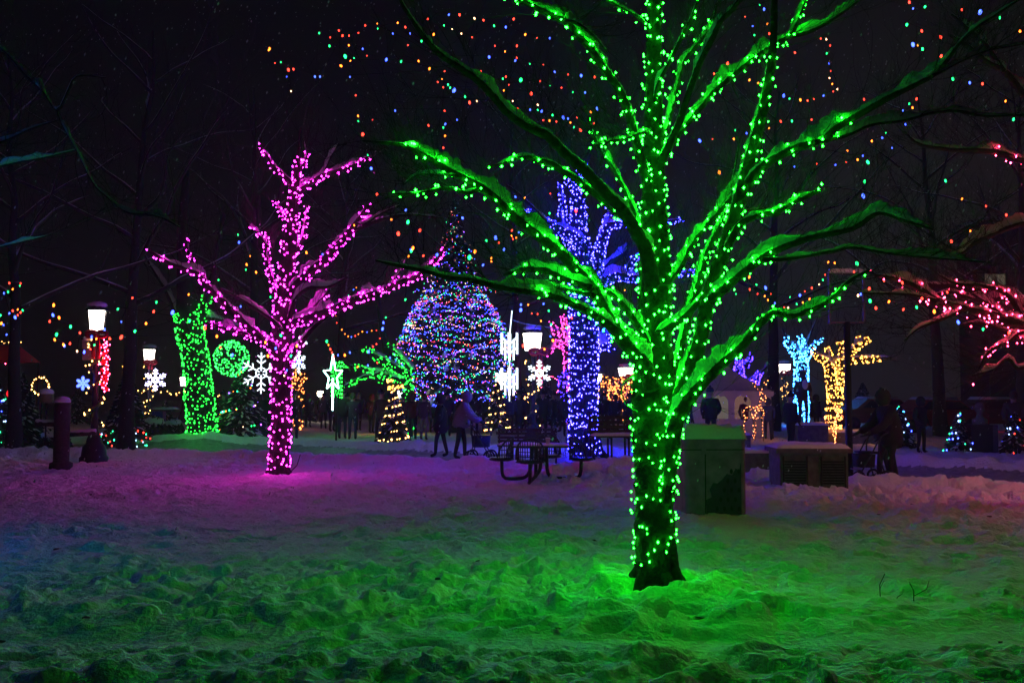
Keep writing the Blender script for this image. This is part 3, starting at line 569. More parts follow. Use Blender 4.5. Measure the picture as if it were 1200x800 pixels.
for _ in range(420):
    k = .60+.39*random.random()**1.5; a = random.random()*6.283; r = gprof(k)*H*(.9+.9*random.random()); P5[random.choice((0, 0, 1, 2, 3, 4, 4))].append((x+math.cos(a)*r, y+math.sin(a)*r, g+k*H))
for m in range(5): mb.bulbs(P5[m], .013, m)
tag(mb.build('bulbs', SMALL, st, False), kind='stuff')
# smaller firs
WM = [E['warm']]; BLUEW = [emit('cool_white_bulb', (.3, .45, 1), 7), SMALL[0], SMALL[2]]
_, i1 = fir(462, 33.5, 455, 'slim fir with sparse warm lights in front of the gold-wrapped trunk', 1, .30); fir_lights(i1, 110, WM, 'sparse warm lights on the fir left of the great fir', .022, .30)
_, i2 = fir(583, 41, 447, 'slim fir with warm lights behind the left round seat', 1, .26); fir_lights(i2, 80, WM, 'warm lights on the slim fir behind the left round seat', .024, .26)
_, i3 = fir(284, 35, 430, 'dark bushy fir with a few coloured lights left of the magenta tree', 1.6, .42); fir_lights(i3, 66, [SMALL[2], MULTI[2], SMALL[3], SMALL[4], MULTI[3]], 'few green, orange and violet lights on the bushy fir', .022, .42, 4)
_, i4 = fir(150, 31, 432, 'dark fir with red and pale blue lights round its foot', 1.4, .30, base_clear=.2)
x, y, g, H = i4; st = thing('string_lights', (x, y, g+.3), 'red and pale blue lights round the foot of the dark fir', 'string lights'); mb = MB()
for m, mm in enumerate((BLUEW[0], MULTI[1], BLUEW[0])): mb.bulbs([(x+random.uniform(-.85, .85), y-random.uniform(.2, .8), g+random.uniform(.12, .65)) for _ in range(14)], .022, m)
tag(mb.build('bulbs', [BLUEW[0], MULTI[1], SMALL[2]], st, False), kind='stuff')
fir(27, 33, 436, 'unlit dark fir left of the wooden post', 1.3, .33)
_, i5 = fir(-3, 31, 444, 'fir cut by the left edge with pale blue lights', 1, .33); fir_lights(i5, 90, BLUEW, 'pale blue lights on the fir at the left edge', .02, .33)
_, i6 = fir(1052, 31, 474, 'small fir with pale blue and green lights behind the walking pair', .8, .38); fir_lights(i6, 28, BLUEW, 'pale blue and green lights on the small fir behind the walking pair', .024, .38)
_, i7 = fir(1122, 29, 484, 'small fir with pale blue lights left of the grey cabinet', .8, .40); fir_lights(i7, 30, BLUEW, 'pale blue lights on the small fir left of the grey cabinet', .024, .40)
_, i8 = fir(1187, 27, 484, 'small fir with blue and red lights at the right edge', .8, .42); fir_lights(i8, 26, [BLUEW[0], SMALL[0], MULTI[1]], 'blue and red lights on the small fir at the right edge', .022, .42)
for q, (px, D, top, lab) in enumerate([(195, 52, 470, 'low dark evergreen beside the blue bin'), (640, 52, 446, 'dark evergreen behind the bench and table'), (612, 50, 452, 'dark evergreen left of the table lamp post'), (705, 48, 462, 'dark evergreen behind the slatted bench'),
     (760, 66, 440, 'dark evergreen far behind the green tree'), (92, 56, 456, 'dark evergreen behind the wooden post'), (355, 60, 452, 'dark evergreen behind the star'), (1010, 70, 448, 'dark evergreen behind the parked cars')]):
    fir(px, D, top, lab, 1.3, .45, snowy=.12)
# snow-capped low shrubs
for q, (px, D, w, hh, lab) in enumerate([(182, 40, 1.1, .8, 'snow-capped round shrub left of the green trunk'), (205, 41, .9, .7, 'snow-capped round shrub against the green trunk'), (128, 33, .9, .6, 'snow-capped round shrub behind the left lamp post'), (66, 32, 1.0, .6, 'snow-capped round shrub behind the wooden post')]):
    x, y, g = ground_at(px, D); rt = thing('shrub', (x, y, g), lab, 'shrub', 'snow-capped shrubs on the left')
    mb = MB()
    for _ in range(420):
        d = RNG.normal(size=3); d /= np.linalg.norm(d); d[2] = abs(d[2]); c = np.array([x, y, g])+d*np.array([w/2, w/2, hh])*(.75+.3*random.random()); t = RNG.normal(size=3)*.05; u = RNG.normal(size=3)*.05
        mb.add([c-t, c+u, c+t, c-u], [(0, 1, 2, 3)])
    mb.build('foliage', M['needles'], rt, False); MB().ball((x, y, g+hh*.72), w*.4, 12, 0, (1, 1, .45), .18).build('snow_cap', M['cap'], rt)

# ------------------------------------------------------------------ lamp posts and what hangs on them
def lamp_post(px, D, top, label, lw=.42, glow=True):
    x, y, g = ground_at(px, D); T = at(px, top, D)[2]; zb = T-.78
    rt = thing('street_lamp', (x, y, g), label, 'street lamp', 'lantern lamp posts along the paths')
    b = MB(); b.lathe([(.34, -.1), (.34, .16), (.30, .2), (.27, .42), (.2, .5), (.17, .62), (.1, .8)], (x, y, g), 12); b.build('base', M['iron'], rt)
    MB().lathe([(.1, .75), (.075, 1.1), (.065, zb-g-.35), (.1, zb-g-.3), (.06, zb-g-.2), (.17, zb-g+.01)], (x, y, g), 12).build('pole', M['iron'], rt)
    L = lw/2; gl = MB().box((x, y, zb+.27), (lw*.74, lw*.74, .5), .35, 0, 1.28); go = gl.build('lantern_glass', E['lamp'], rt, False)
    fr = MB()
    for k in range(4):
        a = .35+math.pi/4+k*math.pi/2; r0 = lw*.74*.72; fr.tube([(x+math.cos(a)*r0, y+math.sin(a)*r0, zb+.02), (x+math.cos(a)*r0*1.28, y+math.sin(a)*r0*1.28, zb+.52)], .014, 4)
    fr.build('lantern_frame', M['iron'], rt)
    MB().lathe([(L*1.35, .52), (L*1.3, .56), (L*.6, .70), (.03, .78)], (x, y, zb), 8).build('lantern_roof', M['iron'], rt)
    MB().ball((x, y, zb+.66), L*1.15, 10, 0, (1, 1, .42), .1).build('snow_cap', M['cap'], rt)
    return x, y, g, zb
def garland(x, y, g, z0, z1, label, dens=1.):
    rt = thing('garland', (x, y-.1, g+z0), label, 'garland', 'evergreen garlands with warm lights wound round lamp posts'); n = int((z1-z0)*30); k = np.linspace(0, 1, n); a = k*(z1-z0)/.55*6.283
    P = np.c_[x+np.cos(a)*.14, y+np.sin(a)*.14, g+z0+k*(z1-z0)]; mb = MB().tube(P, .05, 6, noise=.7); mb.build('greenery', M['needles'], rt, False)
    i = np.array(sorted(random.sample(range(n), int(n*.62*dens)))); B = P[i]+(RNG.random((len(i), 3))-.5)*.1+np.c_[np.cos(a[i])*.06, np.sin(a[i])*.06-.02, 0*i]
    tag(MB().bulbs(B, .019).build('bulbs', E['warm'], rt, False), kind='stuff')
def bow(x, y, z, label, s=1., tail=1.):
    s *= .68
    rt = thing('ribbon_bow', (x, y-.2, z), label, 'bow', 'red ribbon bows under lamp lanterns'); mb = MB()
    for sd in (-1, 1):
        k = np.linspace(0, 2*math.pi, 14); mb.tube(np.c_[x+sd*(.17-.17*np.cos(k))*s, np.full(14, y-.24), z+np.sin(k)*.09*s+.05], .07*s, 6)
    mb.ball((x, y-.27, z+.03), .07*s, 8); mb.build('loops', M['redcloth'], rt)
    mb = MB()
    for sd in (-1, 1):
        mb.tube([(x+sd*.03, y-.25, z), (x+sd*.10*s, y-.27, z-.25*tail), (x+sd*.08*s, y-.25, z-.55*tail)], [.03, .05, .045], 5)
    mb.build('tails', M['redcloth'], rt)
def flake(px, py, D, rad, label, m, turn=0., mount=None, tubes=.014, group='lit snowflakes hung about the park', glow2=None):
    c = at(px, py, D); rt = thing('snowflake_light', c, label, 'snowflake light', group); ca, sa = math.cos(turn), math.sin(turn)
    f = lambda u, v: (c[0]+u*ca, c[1]+u*sa, c[2]+v)
    for k in range(6):
        a = math.pi/2+k*math.pi/3; mb = MB(); dx, dy = math.cos(a), math.sin(a)
        mb.tube([f(dx*rad*.1, dy*rad*.1), f(dx*rad, dy*rad)], tubes, 6)
        for q, l in ((.45, .26), (.72, .22)):
            for sg in (-1, 1):
                b = a+sg*math.pi/3.4; mb.tube([f(dx*rad*q, dy*rad*q), f(dx*rad*q+math.cos(b)*rad*l, dy*rad*q+math.sin(b)*rad*l)], tubes, 6)
        mb.build('arm', m, rt)
    mb = MB(); k = np.linspace(0, 2*math.pi, 13); mb.tube([f(math.cos(t)*rad*.26, math.sin(t)*rad*.26) for t in k], tubes*.9, 6); mb.build('hub', glow2 or m, rt)
    if mount is not None: MB().tube([f(0, rad*.3), mount], .012, 4).build('bracket', M['iron'], rt)
    return rt
FB = emit('violet_white_tube', (.55, .5, 1), 16); FBL = emit('blue_tube', (.05, .09, 1), 8)
x, y, g, zb = lamp_post(113, 24.6, 352, 'tall lantern lamp post with a wide base on the left'); LA = (x, y, g, zb)
garland(x, y, g, .95, zb-g-.25, 'garland with warm lights on the tall left lamp post'); bow(x+.1, y, zb-.12, 'red bow under the lantern of the tall left lamp post', 1.1)
flake(97, 449, 24.4, .17, 'small blue snowflake beside the tall left lamp post', FBL, 0, (x, y, at(0, 445, 24.6)[2]), .02)
# red tinsel column hanging on the lamp post
rt = thing('tinsel_column', (x+.28, y-.2, at(0, 433, 24.6)[2]), 'column of red tinsel and lights hanging beside the left lamp post', 'tinsel')
n = 60; k = np.linspace(0, 1, n); P = np.c_[x+.27+.05*np.sin(k*40), y-.12+.05*np.cos(k*40), np.linspace(at(0, 400, 24.6)[2], at(0, 457, 24.6)[2], n)]
MB().tube(P, .03+.03*np.abs(np.sin(k*23)), 7, noise=.8).build('tinsel', M['redcloth'], rt, False)
tag(MB().bulbs(P+(RNG.random((n, 3))-.5)*.2-np.array([0, .06, 0]), .017).build('bulbs', E['red'], rt, False), kind='stuff')
# banner on the same post
rt = thing('banner', (x-.25, y-.03, at(0, 410, 24.6)[2]), 'pale blank banner with a snow-capped top on the left lamp post', 'banner'); q = at(104, 410, 24.5)
MB().box(q, (.32, .02, .5)).build('cloth', mat('banner_cloth', (.22, .2, .32), .8), rt, False); MB().tube([(q[0]-.2, q[1], q[2]+.27), (x, y, q[2]+.27)], .015, 5).build('bracket', M['iron'], rt); MB().ball((q[0], q[1], q[2]+.29), .16, 10, 0, (1, .5, .4)).build('snow_cap', M['cap'], rt)
x, y, g, zb = lamp_post(175, 45, 403, 'lantern lamp post just left of the leaning green trunk', .55); garland(x, y, g, .5, zb-g-.25, 'garland with warm lights on the lamp post left of the green trunk'); bow(x+.15, y, zb-.1, 'red bow on the lamp post left of the green trunk', 1.2, .5)
flake(182, 445, 44.5, .50, 'violet-white snowflake on the lamp post left of the green trunk', FB, .5, (x, y, at(0, 440, 45)[2]), .022)
x, y, g, zb = lamp_post(624, 29, 380, 'lantern lamp post behind the picnic table', .46); LC = (x, y, g, zb); garland(x, y, g, .7, zb-g-.25, 'garland with warm lights on the lamp post behind the picnic table'); bow(x+.2, y, zb-.08, 'red bow with long tails behind the picnic table', 1.2, 1.5)
flake(632, 437, 28.6, .38, 'white snowflake with a violet rim on the lamp post behind the picnic table', E['white'], .25, (x, y, at(0, 432, 29)[2]), .022, glow2=FB)
x, y, g, zb = lamp_post(733, 62, 426, 'distant lantern lamp post left of the green trunk', .75); bow(x+.3, y, zb-.1, 'red bow on the distant lamp post beside the green trunk', 2, 2.2); garland(x+.2, y, g, .5, zb-g-.6, 'garland with warm lights on the distant lamp post beside the green trunk')
x, y, g, zb = lamp_post(918.5, 62, 422, 'distant lantern lamp post between the tent and the icy blue tree', .62); bow(x+.1, y, zb-.05, 'red bow on the distant lamp post right of the tent', 1.6, .3); garland(x, y, g, 1.3, zb-g-.3, 'garland with warm lights on the distant lamp post right of the tent')
x, y, g, zb = lamp_post(698, 70, 434, 'farthest lantern lamp post half hidden by the blue trunk', .7); garland(x, y, g, 1.0, zb-g-.5, 'garland with warm lights on the farthest lamp post')
x, y, g, zb = lamp_post(216, 60, 437, 'small distant lantern lamp post behind the leaning green trunk', .5)
# the lamp post just right of the frame that lights the snow at right
E['near_lamp'] = emit('near_lantern_glass', (1, .58, .75), 50)
keep_ = E['lamp']; E['lamp'] = E['near_lamp']; lamp_post(1420, 15.5, 240, 'nearest lantern lamp post standing right of the frame', .46); E['lamp'] = keep_
# plain globe lamp
x, y, g = ground_at(376, 62); z = at(376, 461, 62)[2]; rt = thing('globe_lamp', (x, y, g), 'warm white globe lamp glowing beyond the star', 'lamp')
MB().lathe([(.12, -.1), (.06, .2), (.05, z-g-.16)], (x, y, g), 10).build('pole', M['iron'], rt); MB().ball((x, y, z), .2, 12).build('globe', emit('globe_glow', (1, .78, .55), 30), rt); MB().ball((x, y, z+.17), .15, 10, 0, (1, 1, .5)).build('snow_cap', M['cap'], rt)
# hanging ornaments
def hang(px, py, D, topy, r=.008): a = at(px, py, D); b = at(px, topy, D); return a, b
# green sphere
c = at(271, 420, 34); rt = thing('light_sphere', c, 'round wire sphere of green lights hanging left of the magenta tree', 'light sphere'); mb = MB(); B = []
R = .59
for k in range(9):
    a = k*math.pi/9; t = np.linspace(0, 2*math.pi, 29); ring = np.c_[np.cos(t)*math.cos(a), np.cos(t)*math.sin(a), np.sin(t)]*R+c; mb.tube(ring, .006, 4); B.append(ring[:-1]+(RNG.random((28, 3))-.5)*.05)
for zz in (-.7, -.35, 0, .35, .7):
    t = np.linspace(0, 2*math.pi, 37); q = math.sqrt(1-zz*zz); ring = np.c_[np.cos(t)*q, np.sin(t)*q, np.full(37, zz)]*R+c; mb.tube(ring, .006, 4); B.append(ring[:-1:1]+(RNG.random((36, 3))-.5)*.05)
mb.build('wire_frame', M['wire'], rt, False); B = np.vstack(B)-c+RNG.normal(size=(len(np.vstack(B)), 3))*.09; B = B[RNG.random(len(B)) < .62]; B = B/np.linalg.norm(B, axis=1)[:, None]*R*(.95+.09*RNG.random((len(B), 1)))+c; tag(MB().bulbs(B, .019).build('bulbs', emit('mint_bulb', (.02, 1, .07), 13), rt, False), kind='stuff')
MB().tube([c+[0, 0, R], at(268, 372, 34)], .01, 4).build('cable', M['wire'], rt)
flake(306, 437, 30, .62, 'big cold white snowflake hanging between the green sphere and the magenta tree', E['white'], 0, at(318, 380, 30), .018)
flake(350, 424, 31, .36, 'blue-edged white snowflake seen aslant right of the magenta trunk', E['white'], 1.1, at(352, 385, 31), .018, glow2=FBL)
flake(355, 399, 33, .2, 'tiny white snowflake high beside the magenta trunk', E['white'], .9, at(357, 380, 33), .02)
flake(467, 463, 41, .2, 'compact white snowflake on the gold-wrapped trunk', E['white'], .3, at(465, 455, 42), .02)
flake(587, 442, 43, .33, 'small icy white snowflake at the right side of the great fir', emit('soft_cold_tube', (.45, .7, 1), 6), .6, at(585, 425, 43), .03)
# long double snowflake drop in front of the great fir
c = at(597, 418, 27); rt = thing('icicle_light', at(597, 364, 27), 'long dazzling white light drop hanging left of the table lamp post', 'hanging light'); tb = .015
MB().tube([at(600, 364, 27), at(597, 395, 27), at(597, 470, 27)], tb*.9, 6).build('stem', E['white'], rt)
for py in (402, 443):
    q = at(597, py, 27)
    for k in range(6):
        a = k*math.pi/3+.4; u = np.array([math.cos(a), math.sin(a), 0])*.24; mb = MB(); mb.tube([q+u*.2, q+u+[0, 0, .16]], tb, 6); mb.tube([q+u+[0, 0, .28], q+u-[0, 0, .30]], tb, 6); mb.tube([q+u*.2-[0, 0, .25], q+u-[0, 0, .12]], tb, 6); mb.tube([q+u*.55+[0, 0, .1], q+u*.55-[0, 0, .46]], tb, 6); mb.build('arm', E['white'], rt)
MB().tube([at(600, 364, 27), at(601, 330, 27)], .008, 4).build('cable', M['wire'], rt)
rt = tag(MB().tube([at(601, 375, 27), at(614, 379, 27.5), at(640, 383, 27), at(668, 388, 25.8)], .014, 5).build('overhead_cable', mat('teal_lit_cable', (.35, .5, .42), .6), None, True, at(640, 383, 27)), 'teal-lit cable slung from the long light drop to the blue trunk', 'cable')  # green-teal light on the slung cable is put into its colour
rt = tag(MB().tube([at(743, 440, 8.0), at(731, 447, 7.9), at(728, 460, 7.9), at(733, 474, 7.9), at(747, 482, 7.95)], .006, 6).build('cable_loop', mat('green_cable', (.08, .4, .12), .5), None, True, at(735, 460, 7.9)), 'loose loop of cable sticking out from the left side of the green trunk', 'cable')
# star with spiral
def star(px, py, D, s, label):
    c = at(px, py, D); rt = thing('star_light', c, label, 'star light'); pts = []
    for k in range(11):
        a = math.pi/2+k*math.pi/5; r = s if k % 2 == 0 else s*.42; v = 1.35 if k in (0, 10) else 1; pts.append((c[0]+math.cos(a)*r*.75, c[1], c[2]+math.sin(a)*r*v*1.2))
    pts[10] = pts[0]
    mb = MB()
    for a, b in zip(pts, pts[1:]): mb.tube([a, b], .022, 6)
    mb.build('outline', emit('mint_tube', (.35, 1, .75), 14), rt)
    mb = MB().tube([c+[0, 0, -.1], c+[0, 0, -1.25]], .03, 6); mb.build('tail', emit('aqua_tube', (.4, .9, 1), 12), rt); MB().tube([c+[0, 0, s*1.5], c+[0, 0, s*1.5+.6]], .008, 4).build('cable', M['wire'], rt)
star(390, 440, 36, .48, 'mint green star with a long tail hanging left of the great fir')
x, y, g = ground_at(395, 37); rt = thing('string_lights', (x, y, g+.4), 'green lights spiralling up a thin pole behind the star', 'string lights'); z0, z1 = at(0, 466, 37)[2], at(0, 422, 37)[2]; t = np.linspace(0, 1, 110)
MB().tube([(x, y, g-.1), (x, y, z1)], .035, 6).build('pole', M['iron'], rt); tag(MB().bulbs(np.c_[x+np.cos(t*60)*.2, y+np.sin(t*60)*.2, z0+(z1-z0)*t], .022).build('bulbs', E['green_far'], rt, False), kind='stuff')
# wreath, red ornament, dim wreath
for px, py, D, r, m, dn, lab, br in ((48, 452, 34, .28, E['warm'], 22, 'small round wreath of warm lights behind the wooden post', .024), (645, 452, 60, .55, E['red'], 26, 'faint red ring of lights right of the white snowflake', .022)):
    c = at(px, py, D); rt = thing('wreath', c, lab, 'wreath'); t = np.linspace(0, 2*math.pi, 25); MB().tube(np.c_[c[0]+np.cos(t)*r, np.full(25, c[1]), c[2]+np.sin(t)*r], .05, 6, noise=.6).build('greenery', M['needles'], rt, False)
    t = np.linspace(0, 2*math.pi, dn); tag(MB().bulbs(np.c_[c[0]+np.cos(t)*r, np.full(dn, c[1]-.07), c[2]+np.sin(t)*r]+(RNG.random((dn, 3))-.5)*.06, br).build('bulbs', m, rt, False), kind='stuff')
    MB().tube([(c[0], c[1]+.06, gz(c[0], c[1])-.1), (c[0], c[1]+.06, c[2]+r)], .03, 6).build('stake', M['iron'], rt)
c = at(15, 460, 34); rt = thing('bow_light', (c[0], c[1], gz(c[0], c[1])), 'glowing red bow on a stake at the far left', 'light ornament'); mb = MB(); mm = emit('red_glow', (1, .02, .03), 1.4)
for sd in (-1, 1): k = np.linspace(0, 6.283, 12); mb.tube(np.c_[c[0]+sd*(.1-.1*np.cos(k)), np.full(12, c[1]), c[2]+np.sin(k)*.1+sd*.03], .035, 5)
mb.tube([c, c+[-.12, 0, -.25]], .03, 5).tube([c, c+[.1, 0, -.22]], .03, 5).ball(c+[0, 0, .12], .07, 8); mb.build('loops', mm, rt); MB().tube([c-[0, 0, .15], (c[0], c[1], gz(c[0], c[1])-.1)], .02, 5).build('stake', M['iron'], rt)
# small unlit path lamp with a snow cap
x, y, g = ground_at(56, 29); z = at(0, 462, 29)[2]; rt = thing('path_lamp', (x, y, g), 'unlit domed path lamp with a snow cap behind the wooden post', 'lamp'); MB().tube([(x, y, g-.1), (x, y, z-.2)], .025, 6).build('pole', M['iron'], rt); MB().lathe([(.12, -.25), (.2, -.2), (.2, 0), (.12, .1)], (x, y, z), 12).build('shade', mat('amber_plastic', (.2, .13, .06), .5), rt); MB().ball((x, y, z+.06), .21, 12, 0, (1, 1, .6)).build('snow_cap', M['cap'], rt)
# ------------------------------------------------------------------ coloured bulbs strung in the dark crowns
BM = []
def bulb_mesh(m):
    mb = MB().ball((0, 0, 0), 1, 8, 0, (.8, .8, 1.25)); me = bpy.data.meshes.new('bulb'); me.from_pydata(np.vstack(mb.v).tolist(), [], mb.f); me.materials.append(m); return me
MBM = [bulb_mesh(m) for m in MULTI]
CC = dict(b=0, r=1, g=2, o=3, p=4)
def strand(label, D, pts, near=.0125, jit=.3, wire=True, group='strings of coloured bulbs slung through the dark crowns'):
    """pts: (px, py, colour letter, size)"""
    W = [at(p[0], p[1], D+random.uniform(-jit, jit)) for p in pts]; c = W[0]
    rt = thing('string_lights', c, label, 'string lights', group)
    for w, p in zip(W, pts):
        o = bpy.data.objects.new('bulb', MBM[CC[p[2]]]); COL.objects.link(o); o.parent = rt; o.location = Vector(w-np.array(rt['_w'])); s = near*p[3]*D/12*1.0; o.scale = (s, s, s); o.rotation_euler = (random.uniform(-.4, .4), random.uniform(-.4, .4), 0)
    if wire and len(W) > 2: MB().tube(np.array(W)+[0, 0, .03], .004*D/14, 3, cap=False).build('wire', M['wire'], rt, False)
def crop(x0, y0, s, lst): return [(x0+a/s, y0+b/s, c, z) for a, b, c, z in lst]
C1 = lambda l: crop(400, 0, 4, l)
strand('uppermost arc of coloured bulbs left of the green tree', 22, C1([(-340, 235, 'o', 1), (-225, 325, 'r', 1), (-100, 360, 'b', .9), (5, 168, 'r', 1), (36, 168, 'r', .7), (80, 155, 'r', .6), (112, 120, 'r', .8), (168, 112, 'o', .6), (170, 135, 'g', .6), (264, 108, 'o', .9), (300, 128, 'r', .9), (405, 90, 'r', .8), (504, 70, 'b', .9), (554, 70, 'r', 1.1), (624, 87, 'p', 1), (666, 95, 'r', 1), (808, 90, 'r', 1.1)]))
strand('second arc of coloured bulbs left of the green tree', 19, C1([(18, 265, 'g', 1.7), (60, 272, 'g', .7), (100, 230, 'b', .8), (35, 213, 'o', .9), (120, 262, 'r', .5), (210, 280, 'b', 1.5), (241, 158, 'b', .7), (322, 158, 'b', .7), (376, 193, 'g', 1), (433, 162, 'o', 1.1), (481, 120, 'g', .7), (520, 137, 'p', .6), (563, 158, 'p', .8), (613, 176, 'r', .7), (716, 122, 'g', .9), (771, 128, 'b', 1), (862, 163, 'o', 1.1), (977, 180, 'b', .8), (917, 178, 'r', .5)]))
strand('third arc of coloured bulbs left of the green tree', 20, C1([(0, 310, 'o', 1), (42, 286, 'o', .7), (280, 289, 'g', 1), (312, 212, 'r', .8), (362, 287, 'o', .9), (413, 323, 'o', 1.2), (495, 268, 'b', 1.2), (693, 268, 'b', 1.3), (720, 215, 'r', .6), (767, 242, 'o', .8), (823, 216, 'r', .9), (815, 285, 'b', 1), (822, 272, 'r', .8), (883, 300, 'g', .6), (947, 304, 'r', .5), (1000, 338, 'b', .9), (1063, 350, 'r', .6), (1124, 355, 'b', 1.3), (1188, 362, 'r', 1)]))
strand('loose middle string of coloured bulbs left of the green tree', 17, C1([(40, 361, 'b', .7), (484, 335, 'r', .7), (472, 370, 'o', .6), (452, 385, 'r', .7), (500, 398, 'g', 1), (528, 424, 'b', 2.1), (510, 412, 'g', .8), (580, 454, 'g', 1), (601, 481, 'r', 1.4), (635, 474, 'p', .7), (655, 334, 'r', .6), (675, 374, 'r', 1.3), (696, 395, 'o', .9), (757, 370, 'g', .8), (771, 360, 'r', .8), (841, 376, 'g', 1.9), (785, 398, 'r', .5), (932, 381, 'r', .7), (978, 402, 'g', .5), (1032, 412, 'r', .6), (1085, 433, 'g', .7), (1143, 434, 'b', .8)]))
strand('lower string of coloured bulbs nearest the green tree', 16, C1([(67, 447, 'r', .7), (252, 519, 'b', .8), (484, 520, 'r', .7), (478, 410, 'r', .7), (731, 422, 'r', .8), (762, 424, 'o', .8), (890, 440, 'r', 1.5), (803, 475, 'p', .8), (827, 509, 'r', .5), (885, 515, 'b', .8), (921, 492, 'p', .9), (921, 515, 'g', .9), (939, 522, 'b', 1.2), (990, 540, 'g', .9), (1040, 552, 'b', 1.5), (1062, 556, 'b', 1), (1074, 575, 'o', .8), (1090, 597, 'g', .8), (1121, 610, 'r', 1.5), (1105, 552, 'r', .6), (1183, 580, 'r', .9), (1170, 525, 'o', 1), (1200, 510, 'b', 1.5), (947, 564, 'r', .8), (976, 566, 'o', .9), (1008, 570, 'r', .7)]))
strand('coloured bulbs above the magenta tree', 18, C1([(78, 544, 'o', .9), (80, 568, 'g', .7), (100, 630, 'r', 1.6), (146, 562, 'r', .5), (409, 588, 'r', .9), (478, 598, 'g', .8), (487, 582, 'b', 1), (543, 562, 'b', .8), (486, 638, 'o', 1), (478, 693, 'r', .8), (492, 716, 'b', .5), (140, 790, 'b', 1.4), (124, 727, 'g', .8)]))
strand('string of coloured bulbs in the dark crown at upper left', 20, [(316, 57, 'o', 1.1), (329, 73, 'g', .6), (338, 82, 'r', 1.4), (341, 107, 'p', .7), (336, 90, 'b', .5), (322, 74, 'r', .5), (369, 90, 'b', 1), (374, 39, 'g', .8), (386, 54, 'g', 1), (387, 44, 'r', .6), (397, 36, 'r', .8), (399, 77, 'o', .9)])
C3 = lambda l: crop(850, 0, 3.43, l)
strand('big coloured bulbs at the upper right corner', 11, C3([(740, 10, 'r', 1.3), (755, 35, 'b', .8), (803, 28, 'g', 1.2), (730, 100, 'g', 1.4), (790, 125, 'r', 1.2), (755, 180, 'b', 2), (775, 182, 'o', 1), (793, 198, 'g', 1.3), (866, 150, 'r', 1.4), (868, 226, 'r', 1.3), (951, 40, 'r', 1), (1024, 50, 'b', 2.2), (1104, 72, 'g', 1.1), (1185, 126, 'o', 1.2), (915, 318, 'g', 1.5), (983, 333, 'b', 1.2), (1034, 337, 'r', 1.2), (1127, 407, 'o', 1), (1159, 480, 'g', 1.3)]))
strand('small coloured bulbs between the upper limbs on the right', 19, C3([(138, 20, 'g', .8), (156, 38, 'b', 1.2), (80, 68, 'r', .5), (110, 106, 'b', .7), (170, 97, 'o', .9), (177, 136, 'r', 1), (117, 142, 'g', .8), (155, 175, 'o', .8), (210, 155, 'r', .9), (225, 148, 'r', .8), (280, 212, 'r', 1), (384, 156, 'r', .7), (407, 158, 'p', .9), (422, 184, 'r', .7), (408, 215, 'g', .8), (417, 256, 'b', .8), (424, 286, 'r', .6), (419, 314, 'p', .7), (430, 338, 'o', .8), (450, 359, 'p', .9), (434, 368, 'r', .6), (395, 385, 'b', .8), (356, 398, 'r', .6), (331, 405, 'r', .8), (302, 402, 'o', 1.2), (258, 397, 'g', .8), (235, 385, 'b', 1.5), (132, 334, 'o', .9), (97, 322, 'o', .9)]))
strand('second row of coloured bulbs between the right-hand limbs', 17, C3([(9, 256, 'r', 1.5), (-45, 297, 'r', 0.9), (40, 524, 'g', .8), (86, 536, 'b', .9), (176, 515, 'o', .8), (223, 488, 'r', 1), (268, 487, 'g', 1.1), (347, 481, 'r', .8), (384, 508, 'o', 1.4), (571, 480, 'g', .9), (558, 400, 'r', 1), (740, 418, 'g', .9), (753, 433, 'o', 1), (769, 398, 'r', 1.1), (713, 444, 'b', .9), (710, 462, 'r', .6), (736, 456, 'r', .6), (725, 500, 'b', 1)]))
strand('coloured bulbs under the long right-hand limb', 15, C3([(60, 705, 'b', 1), (278, 670, 'b', .6), (367, 658, 'r', .6), (443, 663, 'b', .7), (491, 606, 'o', .9), (486, 652, 'r', .5), (532, 642, 'o', 1), (553, 626, 'b', .8), (589, 567, 'o', 1), (631, 554, 'b', 1), (645, 534, 'g', .7), (671, 595, 'b', .7), (573, 652, 'g', 1.7), (560, 730, 'g', 1.4), (555, 788, 'b', 1.9), (886, 727, 'g', 1.3)]))
C5 = lambda l: crop(850, 200, 3.2, l)
strand('vertical drop of coloured bulbs and their neighbours at far right', 13, C5([(516, 176, 'o', 1.6), (494, 348, 'g', 1.8), (483, 379, 'r', 1), (888, 106, 'o', 1.1), (978, 133, 'r', .8), (1054, 166, 'r', 1.1), (919, 226, 'o', .9), (848, 265, 'r', 1.4), (770, 304, 'o', 1.3)]))
strand('swag of small coloured bulbs over the icy blue tree', 21, C5([(411, 346, 'o', 1), (386, 343, 'o', .9), (391, 372, 'b', .8), (374, 390, 'r', .7), (366, 410, 'g', .9), (352, 426, 'p', .7), (325, 440, 'r', .9), (298, 452, 'r', .6), (280, 467, 'b', 1.3), (316, 481, 'o', .9), (291, 494, 'o', .8), (268, 500, 'g', .8), (236, 514, 'p', .9), (221, 513, 'r', .7), (186, 497, 'b', .8), (160, 485, 'o', .8), (148, 470, 'o', .8), (121, 462, 'r', .7), (92, 445, 'r', .9), (90, 399, 'o', 1.2), (69, 358, 'r', 1), (151, 439, 'b', 1.6), (117, 427, 'g', .8), (40, 462, 'g', .6), (171, 462, 'r', .6), (243, 474, 'g', .6)]))
